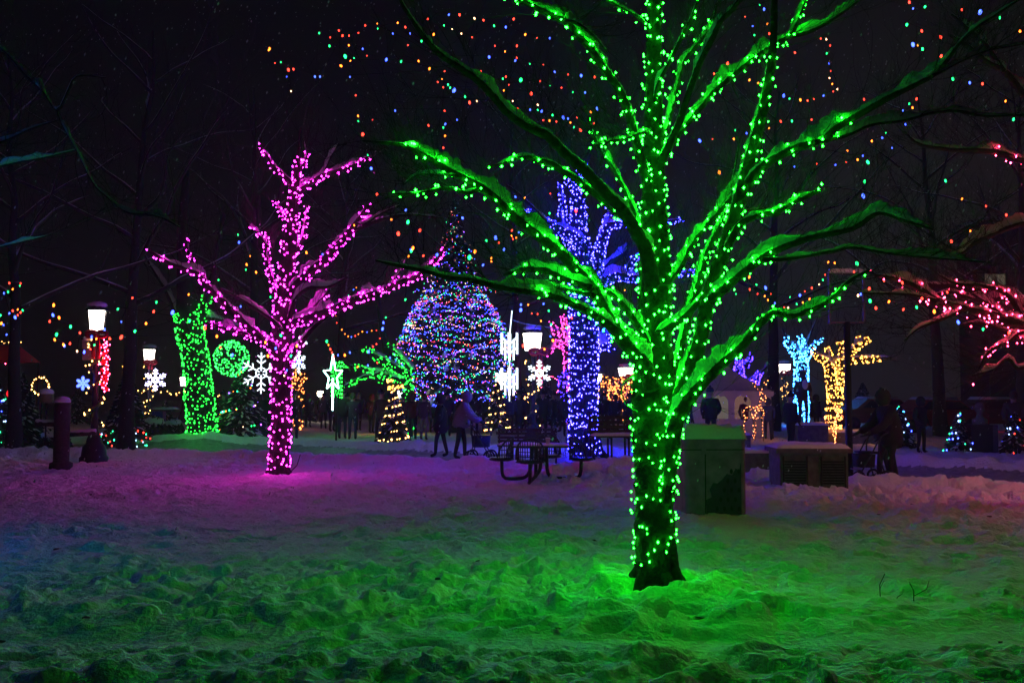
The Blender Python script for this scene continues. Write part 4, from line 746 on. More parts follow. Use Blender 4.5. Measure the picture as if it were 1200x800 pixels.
strand('large coloured bulbs among the red-lit limbs', 12, C5([(540, 442, 'r', 1.4), (498, 468, 'p', 1.2), (508, 463, 'b', 1.1), (543, 488, 'g', 1.6), (565, 515, 'r', 1.3), (614, 491, 'o', 1.2), (668, 520, 'r', 1.1), (718, 512, 'g', 1.2), (738, 479, 'r', 1.3), (784, 528, 'o', 1.6), (833, 455, 'r', 1.1), (874, 568, 'b', 1.7), (967, 594, 'g', 1.2), (1065, 607, 'r', 1.5), (595, 412, 'r', 1), (664, 420, 'r', 1.3)]))
C4 = lambda l: crop(380, 220, 4, l)
strand('coloured bulbs between the magenta tree and the great fir', 15, C4([(247, 30, 'r', 1.2), (382, 105, 'b', 1), (314, 149, 'o', 1), (392, 161, 'g', 1.6), (347, 215, 'r', 1.8), (448, 200, 'r', 1.4), (415, 283, 'o', 1.6), (408, 297, 'g', 1.3), (395, 322, 'o', 1), (465, 318, 'r', 1.1), (528, 315, 'b', 1.5), (405, 290, 'b', .9), (380, 524, 'g', .9)]))
strand('coloured bulbs in front of the great fir top', 16, C4([(648, 142, 'b', 1.2), (760, 248, 'g', 1), (803, 235, 'b', 1.7), (818, 258, 'r', .9), (842, 290, 'b', 1.2), (706, 299, 'o', 1.5), (680, 327, 'g', 2), (634, 400, 'b', 1), (744, 362, 'b', 1.1), (783, 330, 'o', .9), (783, 345, 'o', .9), (880, 200, 'r', .9), (900, 235, 'o', .9), (878, 225, 'o', .9), (912, 210, 'b', .9), (896, 43, 'b', 1), (940, 47, 'o', .8), (902, 72, 'o', .8), (885, 240, 'r', .8)]))
strand('two blue and other bulbs left of the light drop', 20, C4([(277, 632, 'b', 1.1), (273, 661, 'b', 1.4), (288, 608, 'g', .7), (921, 573, 'b', 1.7), (922, 548, 'b', 1), (956, 548, 'o', .8), (932, 744, 'r', .9)]))
strand('thin drooping string of tiny orange bulbs left of the great fir', 24, C4([(150, 468, 'o', .5), (137, 478, 'b', .6), (113, 505, 'g', .6), (78, 546, 'b', .8), (55, 600, 'o', .5), (58, 633, 'r', .5), (82, 665, 'o', .6), (97, 685, 'o', .5), (112, 696, 'o', .6), (127, 699, 'b', .6), (145, 694, 'r', .6), (160, 686, 'o', .5), (178, 674, 'o', .6), (200, 676, 'b', .5), (222, 670, 'o', .5), (245, 668, 'r', .5), (260, 706, 'r', .5)]))
strand('coloured bulbs climbing from the mint star', 26, [(383, 400, 'g', 1.3), (385, 404, 'o', .8), (387, 409, 'r', 1), (389, 413, 'r', .8), (391, 418, 'r', .9), (396, 416, 'b', .8), (404, 416, 'o', 1.2), (410, 413, 'b', .9), (437, 406, 'r', .9), (441, 403, 'r', .7), (432, 412, 'b', 1.3), (431, 428, 'b', .8), (419, 430, 'o', .8), (457, 419, 'b', .9), (442, 425, 'r', .7)])
C0 = lambda l: crop(0, 330, 7.27, l)
strand('cluster of coloured bulbs left of the tall lamp post', 15, C0([(456, 200, 'o', 1.4), (450, 285, 'b', 1.5), (502, 307, 'o', 1.3), (422, 338, 'r', 1.1), (600, 383, 'g', 1.4), (480, 450, 'g', 1.6), (465, 494, 'o', 1.2), (540, 537, 'o', 1.3), (549, 547, 'b', 1.2), (595, 527, 'r', 1.1), (680, 436, 'r', 1.1), (656, 592, 'p', 1), (716, 599, 'b', 1.4), (770, 574, 'r', .8), (803, 540, 'g', .9), (781, 470, 'b', 1.3), (820, 487, 'o', 1), (890, 407, 'b', 1.1), (932, 484, 'r', 1.1)]))
strand('coloured bulbs at the far left edge', 17, C0([(78, 12, 'r', .9), (173, 15, 'r', .8), (168, 35, 'g', .6), (107, 64, 'o', .8), (67, 88, 'g', .9), (34, 98, 'b', 1), (78, 270, 'b', .9), (107, 248, 'r', 1), (128, 304, 'b', 1.5), (150, 237, 'o', .8), (174, 262, 'r', .9), (192, 244, 'g', .9), (150, 285, 'r', .8), (2, 287, 'g', 1), (10, 355, 'o', 1.2), (30, 367, 'b', 1), (55, 451, 'b', .8)]))
strand('coloured bulbs between the left lamp and the green trunk', 14, [(142, 377, 'b', .7), (155, 349, 'r', .9), (183, 354, 'g', 1.1), (180, 365, 'r', 1.2), (202, 366, 'b', 1.9), (221, 345, 'o', .9), (171, 379, 'o', 1.2), (158, 388, 'g', 1.3), (142, 395, 'r', 1.8), (138, 362, 'g', 1), (222, 376, 'g', 1.4), (240, 384, 'r', 1.8), (254, 394, 'o', 1.3), (129, 397, 'r', .9), (282, 359, 'b', .8), (256, 328, 'g', .7)])
strand('coloured bulbs crossing the magenta tree', 17, [(279, 275, 'g', .8), (280, 284, 'b', 1.1), (289, 310, 'o', 1.1), (300, 319, 'o', 1), (288, 316, 'g', .7), (293, 300, 'o', .6), (317, 348, 'g', .8), (329, 393, 'g', 1.2), (311, 401, 'o', 1.2), (323, 408, 'b', 1.1), (314, 417, 'o', 1.3), (341, 417, 'g', 1.2), (348, 405, 'o', 1.3), (336, 434, 'b', 1), (333, 440, 'p', .8), (359, 296, 'o', 1.1), (378, 298, 'b', .8), (415, 264, 'o', .8), (272, 416, 'b', 1.4), (258, 407, 'r', 1)])
strand('small coloured bulbs low between the blue and green trunks', 20, C4([(1130, 640, 'r', .9), (1160, 610, 'r', 1)]) + [(664, 384, 'g', .9), (646, 380, 'g', 1.1), (659, 385, 'r', 1.3), (634, 376, 'o', .8), (623, 367, 'r', .8), (645, 394, 'b', .8), (648, 399, 'o', 1.3), (638, 409, 'o', 1), (613, 405, 'r', 1.2), (643, 364, 'g', .9), (630, 368, 'r', .7), (637, 356, 'b', .9), (675, 247, 'r', 1.4), (644, 250, 'g', .9), (645, 227, 'r', .6), (730, 347, 'r', .8), (732, 340, 'o', .7), (843, 202, 'o', 1.6), (820, 165, 'b', 1.5), (817, 325, 'r', .9), (835, 163, 'r', .5), (860, 163, 'o', 1)])
# ------------------------------------------------------------------ furniture and structures
def wood_post():
    x, y, g = ground_at(75, 22); T = at(0, 470, 22)[2]; rt = thing('wooden_post', (x, y, g), 'stout round wooden post with a snow cap and two rail stubs', 'post')
    MB().lathe([(.25, -.1), (.24, .13), (.17, .16), (.165, .8), (.168, T-g-.06), (.14, T-g)], (x, y, g), 14).build('post_body', M['wood'], rt)
    MB().lathe([(.17, 0), (.175, .04), (.13, .11), (.03, .14)], (x, y, T-.03), 14).build('snow_cap', M['cap'], rt)
    for a, b, z1, z2 in ((42, 68, 496, 497), (82, 112, 509, 507)):
        p, q = at(a, z1, 22.1), at(b, z2, 22.05); MB().tube([p, q], .055, 8, noise=.1).build('rail', M['wood'], rt)
        n = 9; k = np.linspace(0, 1, n)[:, None]; MB().tube(p+(q-p)*k+[0, 0, .05], .045*(.7+.6*RNG.random(n)), 7, noise=.3).build('rail_snow', M['cap'], rt)
wood_post()
def box_snow(c, d, rz, hh=.07):
    nx, ny = 26, 18; mb = MB(); X_, Y_ = np.meshgrid(np.linspace(-1, 1, nx), np.linspace(-1, 1, ny)); e = np.clip((1-np.maximum(np.abs(X_), np.abs(Y_)))*6, 0, 1)**.5
    Zt = hh*e*(.6+.8*fbm(X_*2+c[0]*3, Y_*2, 3, 5)); v = np.c_[(X_*d[0]/2).ravel(), (Y_*d[1]/2).ravel(), Zt.ravel()]
    F = [(j*nx+i, j*nx+i+1, (j+1)*nx+i+1, (j+1)*nx+i) for j in range(ny-1) for i in range(nx-1)]; b = len(v); v = np.vstack([v, v*[1, 1, 0]-[0, 0, .004]])
    per = [i for i in range(nx)]+[j*nx+nx-1 for j in range(1, ny)]+[(ny-1)*nx+i for i in range(nx-2, -1, -1)]+[j*nx for j in range(ny-2, 0, -1)]
    F += [(per[i], per[i-1], per[i-1]+b, per[i]+b) for i in range(len(per))]; return mb.add(rot(v, rz, c), F)
# utility cabinet with a mural
x, y, g = ground_at(829, 13.9); T = at(0, 516, 13.6)[2]-g; rz = -.0; w = .84
rt = thing('utility_cabinet', (x, y, g), 'big grey cabinet with a dark honeycomb mural right of the green trunk', 'utility cabinet')
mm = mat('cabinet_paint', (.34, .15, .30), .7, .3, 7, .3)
def rounded(b, w_, d_, z0, z1, r):
    P = [(sx*(w_/2-r)+math.cos(a)*r, sy*(d_/2-r)+math.sin(a)*r) for sx, sy, a0 in ((1, 1, 0), (-1, 1, PI/2), (-1, -1, PI), (1, -1, 1.5*PI)) for a in np.linspace(a0, a0+PI/2, 6)]; n = len(P)
    b.add([(p[0], p[1], z0) for p in P]+[(p[0], p[1], z1) for p in P], [tuple(range(n))[::-1], tuple(range(n, 2*n))]+[(i, (i+1) % n, n+(i+1) % n, n+i) for i in range(n)])
PI = math.pi
b = LB((x, y, g), .06); rounded(b, w, .75, -.1, T, .07); b.build('cabinet_body', mm, rt, False)
b = LB((x, y, g), .06)
rounded(b, w+.05, .8, T+.001, T+.024, .08); b.build('top_rim', mm, rt, False)
b = LB((x, y, g), .06); b.box((-.145, -.379, T*.42), (.012, .008, T*.8)).box((.13, -.379, T-.12), (.52, .008, .012)).box((-.145-.2, -.379, T-.12), (.3, .008, .012)); b.build('door_seam', M['rubber'], rt, False)
b = LB((x, y, g), .06); ol = [(.345, -.0), (.345, .66), (.34, .70), (.32, .60), (.27, .62), (.22, .53), (.15, .55), (.08, .47), (.02, .42), (-.04, .43), (-.09, .34), (-.06, .24), (-.14, .2), (-.13, .02)]
v = [(a, -.381, c_) for a, c_ in ol]+[(a, -.377, c_) for a, c_ in ol]; nn = len(ol); b.add(v, [tuple(range(nn))]+[(i, (i+1) % nn, nn+(i+1) % nn, nn+i) for i in range(nn)])
for r in range(5):
    for q in range(6-r):
        cx_ = .31-q*.1-(r % 2)*.05; cz_ = .08+r*.125
        if cx_ < -.05+r*.05: continue
        b.add([(cx_+math.cos(a)*.022, -.384, cz_+math.sin(a)*.036) for a in np.arange(6)*math.pi/3+.5]+[(cx_+math.cos(a)*.022, -.380, cz_+math.sin(a)*.036) for a in np.arange(6)*math.pi/3+.5], [tuple(range(6))]+[(i, (i+1) % 6, 6+(i+1) % 6, 6+i) for i in range(6)], 1)
b.build('mural', [mat('mural_violet', (.055, .035, .085), .6, 0, 5, .3), mat('mural_dark', (.012, .01, .02), .6)], rt, False)
box_snow((x, y, g+T+.026), (w+.03, .78), .06, .17).build('snow_cap', M['cap'], rt)
# low ventilated box
x, y, g = ground_at(944, 17.6); T = at(0, 529, 17.6)[2]-g; w = 1.15; rt = thing('vent_housing', (x, y, g), 'low stone-clad box with two louvred grilles under a snowy slab', 'vent housing')
b = LB((x, y, g), -.05); b.box((0, 0, T/2-.06), (w, .9, T+.12)); b.build('housing_body', M['stone'], rt, False)
b = LB((x, y, g), -.05); b.box((0, 0, T+.04), (w+.14, 1.02, .075)); b.build('slab', M['stone'], rt, False)
for ox in (-.32, .32):
    b = LB((x, y, g), -.05)
    for k in range(9): b.box((ox, -.462, .12+k*(T-.22)/9), (.36, .02, .028))
    b.box((ox-.2, -.46, T/2), (.03, .03, T-.1)).box((ox+.2, -.46, T/2), (.03, .03, T-.1)); b.build('grille', M['iron'], rt, False)
box_snow((x, y, g+T+.08), (w+.1, .98), -.05, .07).build('snow_cap', M['cap'], rt)
for px, D, w, T, lab in ((885, 21.8, 1.0, .42, 'low dark stone bench block with snow right of the tall cabinet'), (845, 27, 1.4, .5, 'low stone block with snow behind the tall cabinet'), (948, 33, 1.0, .62, 'square stone plinth carrying the statue'), (1000, 33.5, 2.2, .35, 'low snowy kerb wall behind the black pole')):
    x, y, g = ground_at(px, D); rt = thing('stone_block', (x, y, g), lab, 'stone block'); MB().box((x, y, g+T/2-.05), (w, .6, T+.1)).build('block', M['stone'], rt, False); MB().box((x, y, g+T+.03), (w+.08, .68, .055)).build('coping', M['stone'], rt, False); box_snow((x, y, g+T+.06), (w+.05, .65), 0, .08).build('snow_cap', M['cap'], rt)
# grey cabinet on the right
x, y, g = ground_at(1146, 29); rt = thing('utility_cabinet', (x, y, g), 'dark grey cabinet with a paler right side between two lit firs', 'utility cabinet'); MB().box((x-.06, y, g+.35), (.62, .5, .85)).build('cabinet_body', M['iron'], rt, False); MB().box((x+.33, y, g+.35), (.15, .48, .83)).build('pale_side', mat('pale_side_grey', (.09, .09, .12), .6), rt, False); MB().lathe([(.22, .78), (.22, .92), (.1, .98), (.08, 1.1), (.14, 1.2), (.13, 1.36), (.03, 1.42)], (x+.0, y, g), 10).build('finial', M['stone'], rt)  # right side is a slab of paler grey than the body
x, y, g = ground_at(188, 41); rt = thing('waste_bin', (x, y, g), 'square blue waste bin with a snowy lid left of the green trunk', 'bin'); MB().box((x, y, g+.48), (.44, .4, 1.0)).build('bin_body', mat('blue_plastic', (.03, .035, .35), .4), rt, False); MB().box((x+.25, y, g+1.02), (1.0, .5, .06)).build('lid', M['iron'], rt, False); box_snow((x+.25, y, g+1.05), (.98, .48), 0, .1).build('snow_cap', M['cap'], rt)
# pole with the sign
x, y, g = ground_at(993, 19.2); a = at(993, 378, 19.2)[2]; c = at(993, 321, 19.2)[2]; rt = thing('sign_pole', (x, y, g), 'tall slim black pole topped by an empty square frame', 'pole')
MB().lathe([(.14, -.1), (.14, .1), (.068, .16), (.062, a-g+.02)], (x, y, g), 12).build('pole', M['iron'], rt)
b = MB()
for s_ in (-1, 1): b.box((x+s_*.33, y, (a+c)/2), (.035, .07, c-a+.02)).box((x, y, (a+c)/2+s_*(c-a)/2), (.70, .07, .035))
b.build('panel_frame', mat('grey_frame', (.09, .09, .11), .5), rt, False); box_snow((x, y, c+.02), (.7, .12), 0, .08).build('snow_cap', M['cap'], rt)
# slatted bench and a darker one
def bench(px, D, w, label, rz=0.):
    x, y, g = ground_at(px, D); rt = thing('park_bench', (x, y, g), label, 'bench', 'slatted park benches'); L_ = lambda: LB((x, y, g), rz)
    b = L_(); [b.box((0, -.02+k*.1, .44), (w, .085, .035)) for k in range(-2, 3)]; b.build('seat', M['wood'], rt, False)
    b = L_(); [b.box((0, .27+k*.02, .53+k*.095), (w, .03, .08)) for k in range(4)]; b.build('backrest', M['wood'], rt, False)
    for s_ in (-1, -.33, .33, 1):
        b = L_(); o = s_*w*.47; b.tube([(o, -.24, .0-.1), (o, -.24, .42)], .022, 6).tube([(o, .24, -.1), (o, .27, .46), (o, .37, .93)], .022, 6).tube([(o, -.24, .41), (o, .25, .41)], .02, 6); b.build('leg', M['iron'], rt)
    box_snow(tuple(rot([(0, 0, .46)], rz, (x, y, g))[0]), (w*.98, .42), rz, .05).build('seat_snow', M['cap'], rt)
bench(724, 20.6, 1.15, 'slatted bench between the blue and the green trunks', .05); bench(618, 25, 1.5, 'darker slatted bench behind the round-seat table')
# table with attached round-backed seats
x, y, g = ground_at(634, 18.7); rt = thing('picnic_table', (x, y, g), 'steel park table with attached hoop-backed bucket seats', 'table'); ox = x; TZ = at(0, 521, 18.7)[2]
MB().box((x, y, TZ-.02), (1.08, .8, .035)).build('tabletop', M['steel'], rt, False); box_snow((x, y, TZ+.001), (1.04, .76), 0, .022).build('table_snow', M['cap'], rt)
b = MB(); b.tube([(x-.1, y, TZ-.04), (x-.1, y+.05, g+.1), (x-.1, y+.2, g+.03), (x-.1, y+.9, g+.03)], .033, 8); b.build('leg', M['steel'], rt)
sx = at(681, 545, 18.7)[0]; b = MB(); b.tube(smooth_path([(x+.1, y, TZ-.04), (x+.11, y, g+.2), (x+.16, y, g+.06), (x+.3, y, g+.02), (sx-.12, y, g+.02), (sx-.02, y, g+.08), (sx, y, g+.25), (sx, y, g+.36)], .06), .033, 8); b.build('leg', M['steel'], rt)
lx = at(588, 545, 18.7)[0]; b = MB(); b.tube(smooth_path([(x-.16, y+.05, TZ-.04), (x-.2, y+.1, g+.2), (x-.3, y+.1, g+.03), (lx+.15, y+.1, g+.0), (lx+.02, y+.05, g+.06), (lx, y, g+.36)], .06), .033, 8); b.build('leg', M['steel'], rt)
fx = at(621, 555, 18)[0]; b = MB(); b.tube(smooth_path([(x-.03, y-.05, TZ-.04), (x-.03, y-.2, g+.2), (fx, y-.6, g+.0), (fx, y-.78, g+.05), (fx, y-.8, g+.36)], .06), .033, 8); b.build('leg', M['steel'], rt)
MB().box((x, y, g+.35), (.24, .06, .06)).build('cross_bar', M['steel'], rt, False)
for cx_, cy_, a in ((lx, y, 1.25), (sx, y, -1.25), (fx, y-.8, 0), (x+.15, y+.85, math.pi)):
    pan = LB((cx_, cy_, g+.37), a); pan.lathe([(.17, -.03), (.21, 0), (.215, .035), (.19, .03)], (0, 0, 0), 18); st_ = pan.build('seat', M['steel'], rt)
    # curved mesh back: open towards the table (+Y local)
    k = np.linspace(math.pi*1.0, math.pi*2.0, 15); h = LB((cx_, cy_, g+.37), a); h.tube([(math.cos(t)*.25, math.sin(t)*.22, .04+.38*math.sin(math.pi*(t-math.pi)/math.pi)**.55) for t in k], .017, 6); h.tube([(math.cos(t)*.25, math.sin(t)*.22, .0) for t in np.linspace(0, 2*math.pi, 21)], .015, 6); h.build('back_hoop', M['steel'], rt)
    h = LB((cx_, cy_, g+.37), a)
    for t in np.linspace(math.pi*1.06, math.pi*1.94, 15): h.tube([(math.cos(t)*.23, math.sin(t)*.21, .0), (math.cos(t)*.245, math.sin(t)*.215, .03+.37*math.sin(t-math.pi)**.55)], .008, 4)
    for z_ in (.1, .18, .26): h.tube([(math.cos(t)*.24, math.sin(t)*.212, z_) for t in np.linspace(math.pi*1.08, math.pi*1.92, 13)], .007, 4)
    h.build('back_mesh', M['steel'], rt)
c = (at(642, 517, 18.6)[0], 18.6, TZ+.02); rt = thing('paper_cup', c, 'pale paper cup left on the snowy table', 'cup'); MB().lathe([(.032, 0), (.044, .105)], c, 12).build('cup_body', mat('cup_paper', (.6, .35, .38), .7), rt, False); MB().lathe([(.047, .105), (.047, .115), (.04, .12)], c, 12).build('lid', M['cap'], rt, False)
# ------------------------------------------------------------------ tent
x, y, g = ground_at(856, 38); zE = at(0, 457, 38)[2]-g; zT = at(0, 424, 39)[2]-g; hw = 1.5; rt = thing('party_tent', (x, y+1.4, g), 'white peaked canopy tent with arched windows', 'tent'); cy_ = y+1.4
def wall(x0, x1, yy, holes):
    """front wall with arched window openings"""
    b = MB(); xs = [x0]; cur = x0; z0 = .0
    for hx, r, zb, zs in holes:
        b.box(((cur+hx-r)/2, yy, g+zE/2), (hx-r-cur, .02, zE)); b.box((hx, yy, g+zb/2), (2*r, .02, zb)); t = np.linspace(math.pi, 0, 11); v = [(hx+math.cos(k)*r, yy-.01, g+zs+math.sin(k)*r) for k in t]+[(hx+r, yy-.01, g+zE), (hx-r, yy-.01, g+zE)]
        for i in range(10): b.add([v[i], v[i+1], (v[i+1][0], yy-.01, g+zE), (v[i][0], yy-.01, g+zE)], [(0, 1, 2, 3)])
        cur = hx+r
    b.box(((cur+x1)/2, yy, g+zE/2), (x1-cur, .02, zE)); return b
HL = [(x-.45, .32, .75, 1.35), (x+.42, .32, .75, 1.35)]
wall(x-hw, x+hw, cy_-hw, HL).build('front_wall', M['canvas'], rt, False)
pane = emit('lit_vinyl', (1, .50, .42), .16); pane2 = emit('lit_vinyl_pale', (1, .8, .72), .12)
for (hx, r, zb, zs), pm in zip(HL, (pane2, pane)):
    b = MB(); t = np.linspace(math.pi, 0, 11); v = [(hx+math.cos(k)*r*.99, cy_-hw+.015, g+zs+math.sin(k)*r*.99) for k in t]+[(hx+r*.99, cy_-hw+.015, g+zb), (hx-r*.99, cy_-hw+.015, g+zb)]; b.add(v, [tuple(range(13))]); b.build('window', pm, rt, False)
for s_ in (-1, 1): MB().box((x+s_*hw, cy_, g+zE/2), (.02, 2*hw-.06, zE)).build('side_wall', M['canvas'], rt, False)
b = MB(); k = 1.06*hw; n = 9; V_ = []
for i in range(n):
    f = i/(n-1); s_ = k*(1-f); zz = zE-.02+(zT-zE)*f**1.35; V_ += [(x-s_, cy_-s_, g+zz), (x+s_, cy_-s_, g+zz), (x+s_, cy_+s_, g+zz), (x-s_, cy_+s_, g+zz)]
b.add(V_, [(4*i+j, 4*i+(j+1) % 4, 4*i+4+(j+1) % 4, 4*i+4+j) for i in range(n-1) for j in range(4)]); b.build('roof', M['canvas'], rt, False)
b = MB(); m_ = 15
for i in range(m_): xx = x-k+2*k*(i+.5)/m_; b.box((xx, cy_-k-.006, g+zE-.12), (2*k/m_*.9, .012, .16), taper=1).box((xx, cy_-k-.006, g+zE-.22), (2*k/m_*.6, .012, .05))
b.build('valance', M['canvas'], rt, False)
for sx_, sy_ in ((-1, -1), (1, -1), (1, 1), (-1, 1)): MB().tube([(x+sx_*(hw+.04), cy_+sy_*(hw+.04), g-.1), (x+sx_*(hw+.04), cy_+sy_*(hw+.04), g+zE)], .03, 6).build('leg', M['steel'], rt)
# red canopy at the far left
x, y, g = ground_at(2, 42); z1 = at(0, 402, 42)[2]; z2 = at(0, 424, 42)[2]; rt = thing('market_stall', (x, y, g), 'stall under a red canopy edged with warm lights', 'stall'); w = 2.6
b = MB(); b.add([(x-w, y-1.3, z2), (x+.75*w*.55, y-1.3, z2), (x+.75*w*.55, y+1.3, z2), (x-w, y+1.3, z2), (x-w, y, z1-.1), (x+.5*w*.55, y, z1-.1)], [(0, 1, 5, 4), (1, 2, 5), (2, 3, 4, 5), (3, 0, 4)]); b.build('roof', mat('red_canvas', (.45, .012, .03), .7), rt, False)
for px_ in (x-w+.1, x+1.0):
    for py_ in (y-1.2, y+1.2): MB().tube([(px_, py_, g-.1), (px_, py_, z2)], .05, 6).build('leg', M['iron'], rt)
b = MB().box((x-.7, y-1.1, g+.5), (3.2, .5, 1.0)); b.build('counter', M['wood'], rt, False)
t = np.linspace(0, 1, 46); tag(MB().bulbs(np.c_[x-w+t*(w+1.5), np.full(46, y-1.35), z1+.02-.06*t]+(RNG.random((46, 3))-.5)*.08, .022).build('bulbs', E['warm'], rt, False), kind='stuff')
MB().tube([(x-w, y-1.35, z1), (x+1.5, y-1.35, z1-.06)], .03, 5).build('light_rail', M['iron'], rt)
tag(MB().bulbs(np.array([(x-w+t_*(w+.9), y-1.42, z2-.12) for t_ in np.linspace(0, 1, 9)]), .03).build('red_bulbs', E['red'], rt, False), kind='stuff')
# low garlands of warm lights
def swag(pts, D, n, label, m, r=.02, sag=.2):
    P = smooth_path([at(a, b, D) for a, b in pts], .1); rt = thing('string_lights', P[0], label, 'string lights'); MB().tube(P, .008, 3).build('wire', M['wire'], rt, False)
    i = np.linspace(0, len(P)-1, n).astype(int); tag(MB().bulbs(P[i]+(RNG.random((n, 3))-.5)*.16, r).build('bulbs', m, rt, False), kind='stuff')
swag([(150, 452), (165, 460), (185, 457), (205, 462), (225, 455), (250, 466), (262, 460)], 47, 34, 'low swags of warm lights behind the leaning green trunk', E['warm'], .022)
swag([(1144, 500), (1152, 496), (1160, 499), (1166, 494), (1175, 498)], 60, 24, 'faint cluster of warm lights above the grey cabinet', E['gold'], .022)
# ------------------------------------------------------------------ cars
def car(px, D, rz, label, paint, tail=True):
    x, y, g = ground_at(px, D); rt = thing('parked_car', (x, y, g), label, 'car', 'cars parked beyond the park'); L_ = lambda: LB((x, y, g), rz)
    prof = [(-2.2, .35), (-2.25, .75), (-2.1, .98), (-1.55, 1.05), (-1.0, 1.45), (.6, 1.48), (1.25, 1.02), (2.1, .86), (2.28, .6), (2.25, .35)]; b = L_(); n = len(prof)
    for_y = lambda z: .9 if z < 1.05 else .72
    v = [(a, -for_y(c), c) for a, c in prof]+[(a, for_y(c), c) for a, c in prof]; b.add(v, [tuple(range(n)), tuple(range(2*n-1, n-1, -1))]+[(i, n+i, n+(i+1) % n, (i+1) % n) for i in range(n)]); b.build('body', paint, rt, False)
    for s_ in (-1, 1):
        b = L_(); b.add([(-1.4, s_*.89, 1.06), (.95, s_*.89, 1.06), (.5, s_*.76, 1.40), (-.95, s_*.76, 1.40)], [(0, 1, 2, 3)]); b.build('window', M['glass'], rt, False)
        b = L_(); b.box((-2.24, s_*.7, .8), (.05, .3, .14)); b.build('tail_light', E['red'] if (tail and s_ < 0) else M['redcloth'], rt, False)
        for wx in (-1.4, 1.4):
            b = L_(); b.tube([(wx, s_*.72, .32), (wx, s_*.93, .32)], .33, 14); w_ = b.build('wheel', M['rubber'], rt); b = L_(); b.tube([(wx, s_*.93, .32), (wx, s_*.945, .32)], .19, 10); b.build('rim', M['steel'], w_)
    b = L_(); b.add(rot([(a, c, d) for a, c, d in [(-1.0, -.7, 1.47), (.6, -.7, 1.50), (.6, .7, 1.50), (-1.0, .7, 1.47), (-.9, -.6, 1.6), (.5, -.6, 1.6), (.5, .6, 1.6), (-.9, .6, 1.6)]], 0), [(0, 1, 5, 4), (1, 2, 6, 5), (2, 3, 7, 6), (3, 0, 4, 7), (4, 5, 6, 7)]); b.build('snow_cap', M['cap'], rt)
RP = mat('red_lit_paint', (.30, .03, .02), .35); DP = mat('dark_paint', (.03, .03, .035), .35); OP = mat('orange_lit_paint', (.22, .05, .03), .4)  # the red-orange glow on two cars is put into their paint colours
car(1088, 44, math.pi+.15, 'red-lit car parked behind the person right of the walking pair', RP); car(1022, 48, math.pi+.1, 'orange-lit car parked behind the black pole', OP, False); car(1165, 47, .2, 'dark car parked behind the grey cabinet', DP, False)
# ------------------------------------------------------------------ wire reindeer
def reindeer(px, D, rz, s, label, mount=0.):
    x, y, g = ground_at(px, D); g += mount; rt = thing('reindeer_light', (x, y, g), label, 'light reindeer', 'wire reindeer covered in orange lights'); L_ = lambda: LB((x, y, g), rz, s)
    B = []
    def wireset(lines, r=.012):
        b = L_()
        for l in lines:
            P = smooth_path(l, .04); b.tube(P, r, 4); B.append(rot(P[::2]*s, rz, (x, y, g)))
        return b
    ell = lambda cx_, cz_, a, b_, yy, n=15: [(cx_+math.cos(t)*a, yy, cz_+math.sin(t)*b_) for t in np.linspace(0, 2*math.pi, n)]
    wireset([ell(0, .72, .36, .14, -.1), ell(0, .72, .36, .14, .1), [(-.3, -.1, .78), (-.3, .1, .78)], [(.3, -.1, .78), (.3, .1, .78)]]).build('body', M['steel'], rt)
    for lx_, ly_, kn in ((-.28, -.1, .05), (-.24, .1, -.02), (.26, -.1, -.03), (.3, .1, .06)): wireset([[(lx_, ly_, .66), (lx_-kn, ly_, .36), (lx_+kn*.6, ly_, .0)]]).build('leg', M['steel'], rt)
    wireset([[(.3, 0, .78), (.40, 0, 1.0), (.45, 0, 1.12)], [(.24, 0, .84), (.34, 0, 1.04), (.40, 0, 1.2)]]).build('neck', M['steel'], rt)
    wireset([[(.38, 0, 1.2), (.5, 0, 1.22), (.66, 0, 1.08), (.62, 0, 1.02), (.45, 0, 1.1), (.38, 0, 1.2)]]).build('head', M['steel'], rt)
    for sd in (-1, 1): wireset([[(.4, sd*.02, 1.22), (.34, sd*.12, 1.38), (.30, sd*.2, 1.58)], [(.35, sd*.11, 1.36), (.45, sd*.17, 1.5)]]).build('antler', M['steel'], rt)
    P = np.vstack(B); tag(MB().bulbs(P+(RNG.random(P.shape)-.5)*.04, .017).build('bulbs', emit('amber_mini', (1, .25, .07), 13), rt, False), kind='stuff')
reindeer(969, 33, 0, .78, 'small orange reindeer grazing at the foot of the golden tree', .1)
reindeer(882, 36, -1.35, 1.45, 'tall slender orange reindeer facing the camera right of the tent')
# ------------------------------------------------------------------ people
def body_mesh(V, Ed, R, name, m, root, frame, sub=1):
    me = bpy.data.meshes.new(name); c, rz, s = frame; P = rot(np.array(V)*s, rz, c)-np.array(root['_w']); me.from_pydata(P.tolist(), Ed, []); me.materials.append(m)
    o = bpy.data.objects.new(name, me); COL.objects.link(o); o.parent = root; o['_w'] = root['_w']; o.modifiers.new('skin', 'SKIN'); me.skin_vertices or 0
    if not me.skin_vertices: bpy.context.view_layer.objects.active = o
    for i, r in enumerate(R): sv = me.skin_vertices[0].data[i]; sv.radius = (r[0]*s, r[1]*s) if isinstance(r, tuple) else (r*s, r*s); sv.use_root = i == 0
    o.modifiers['skin'].use_smooth_shade = True; b = o.modifiers.new('sub', 'SUBSURF'); b.levels = sub; b.render_levels = sub
    dg = bpy.context.evaluated_depsgraph_get(); me2 = bpy.data.meshes.new_from_object(o.evaluated_get(dg)); o.modifiers.clear(); o.data = me2; me2.name = name
    if not me2.materials: me2.materials.append(m)
    return o
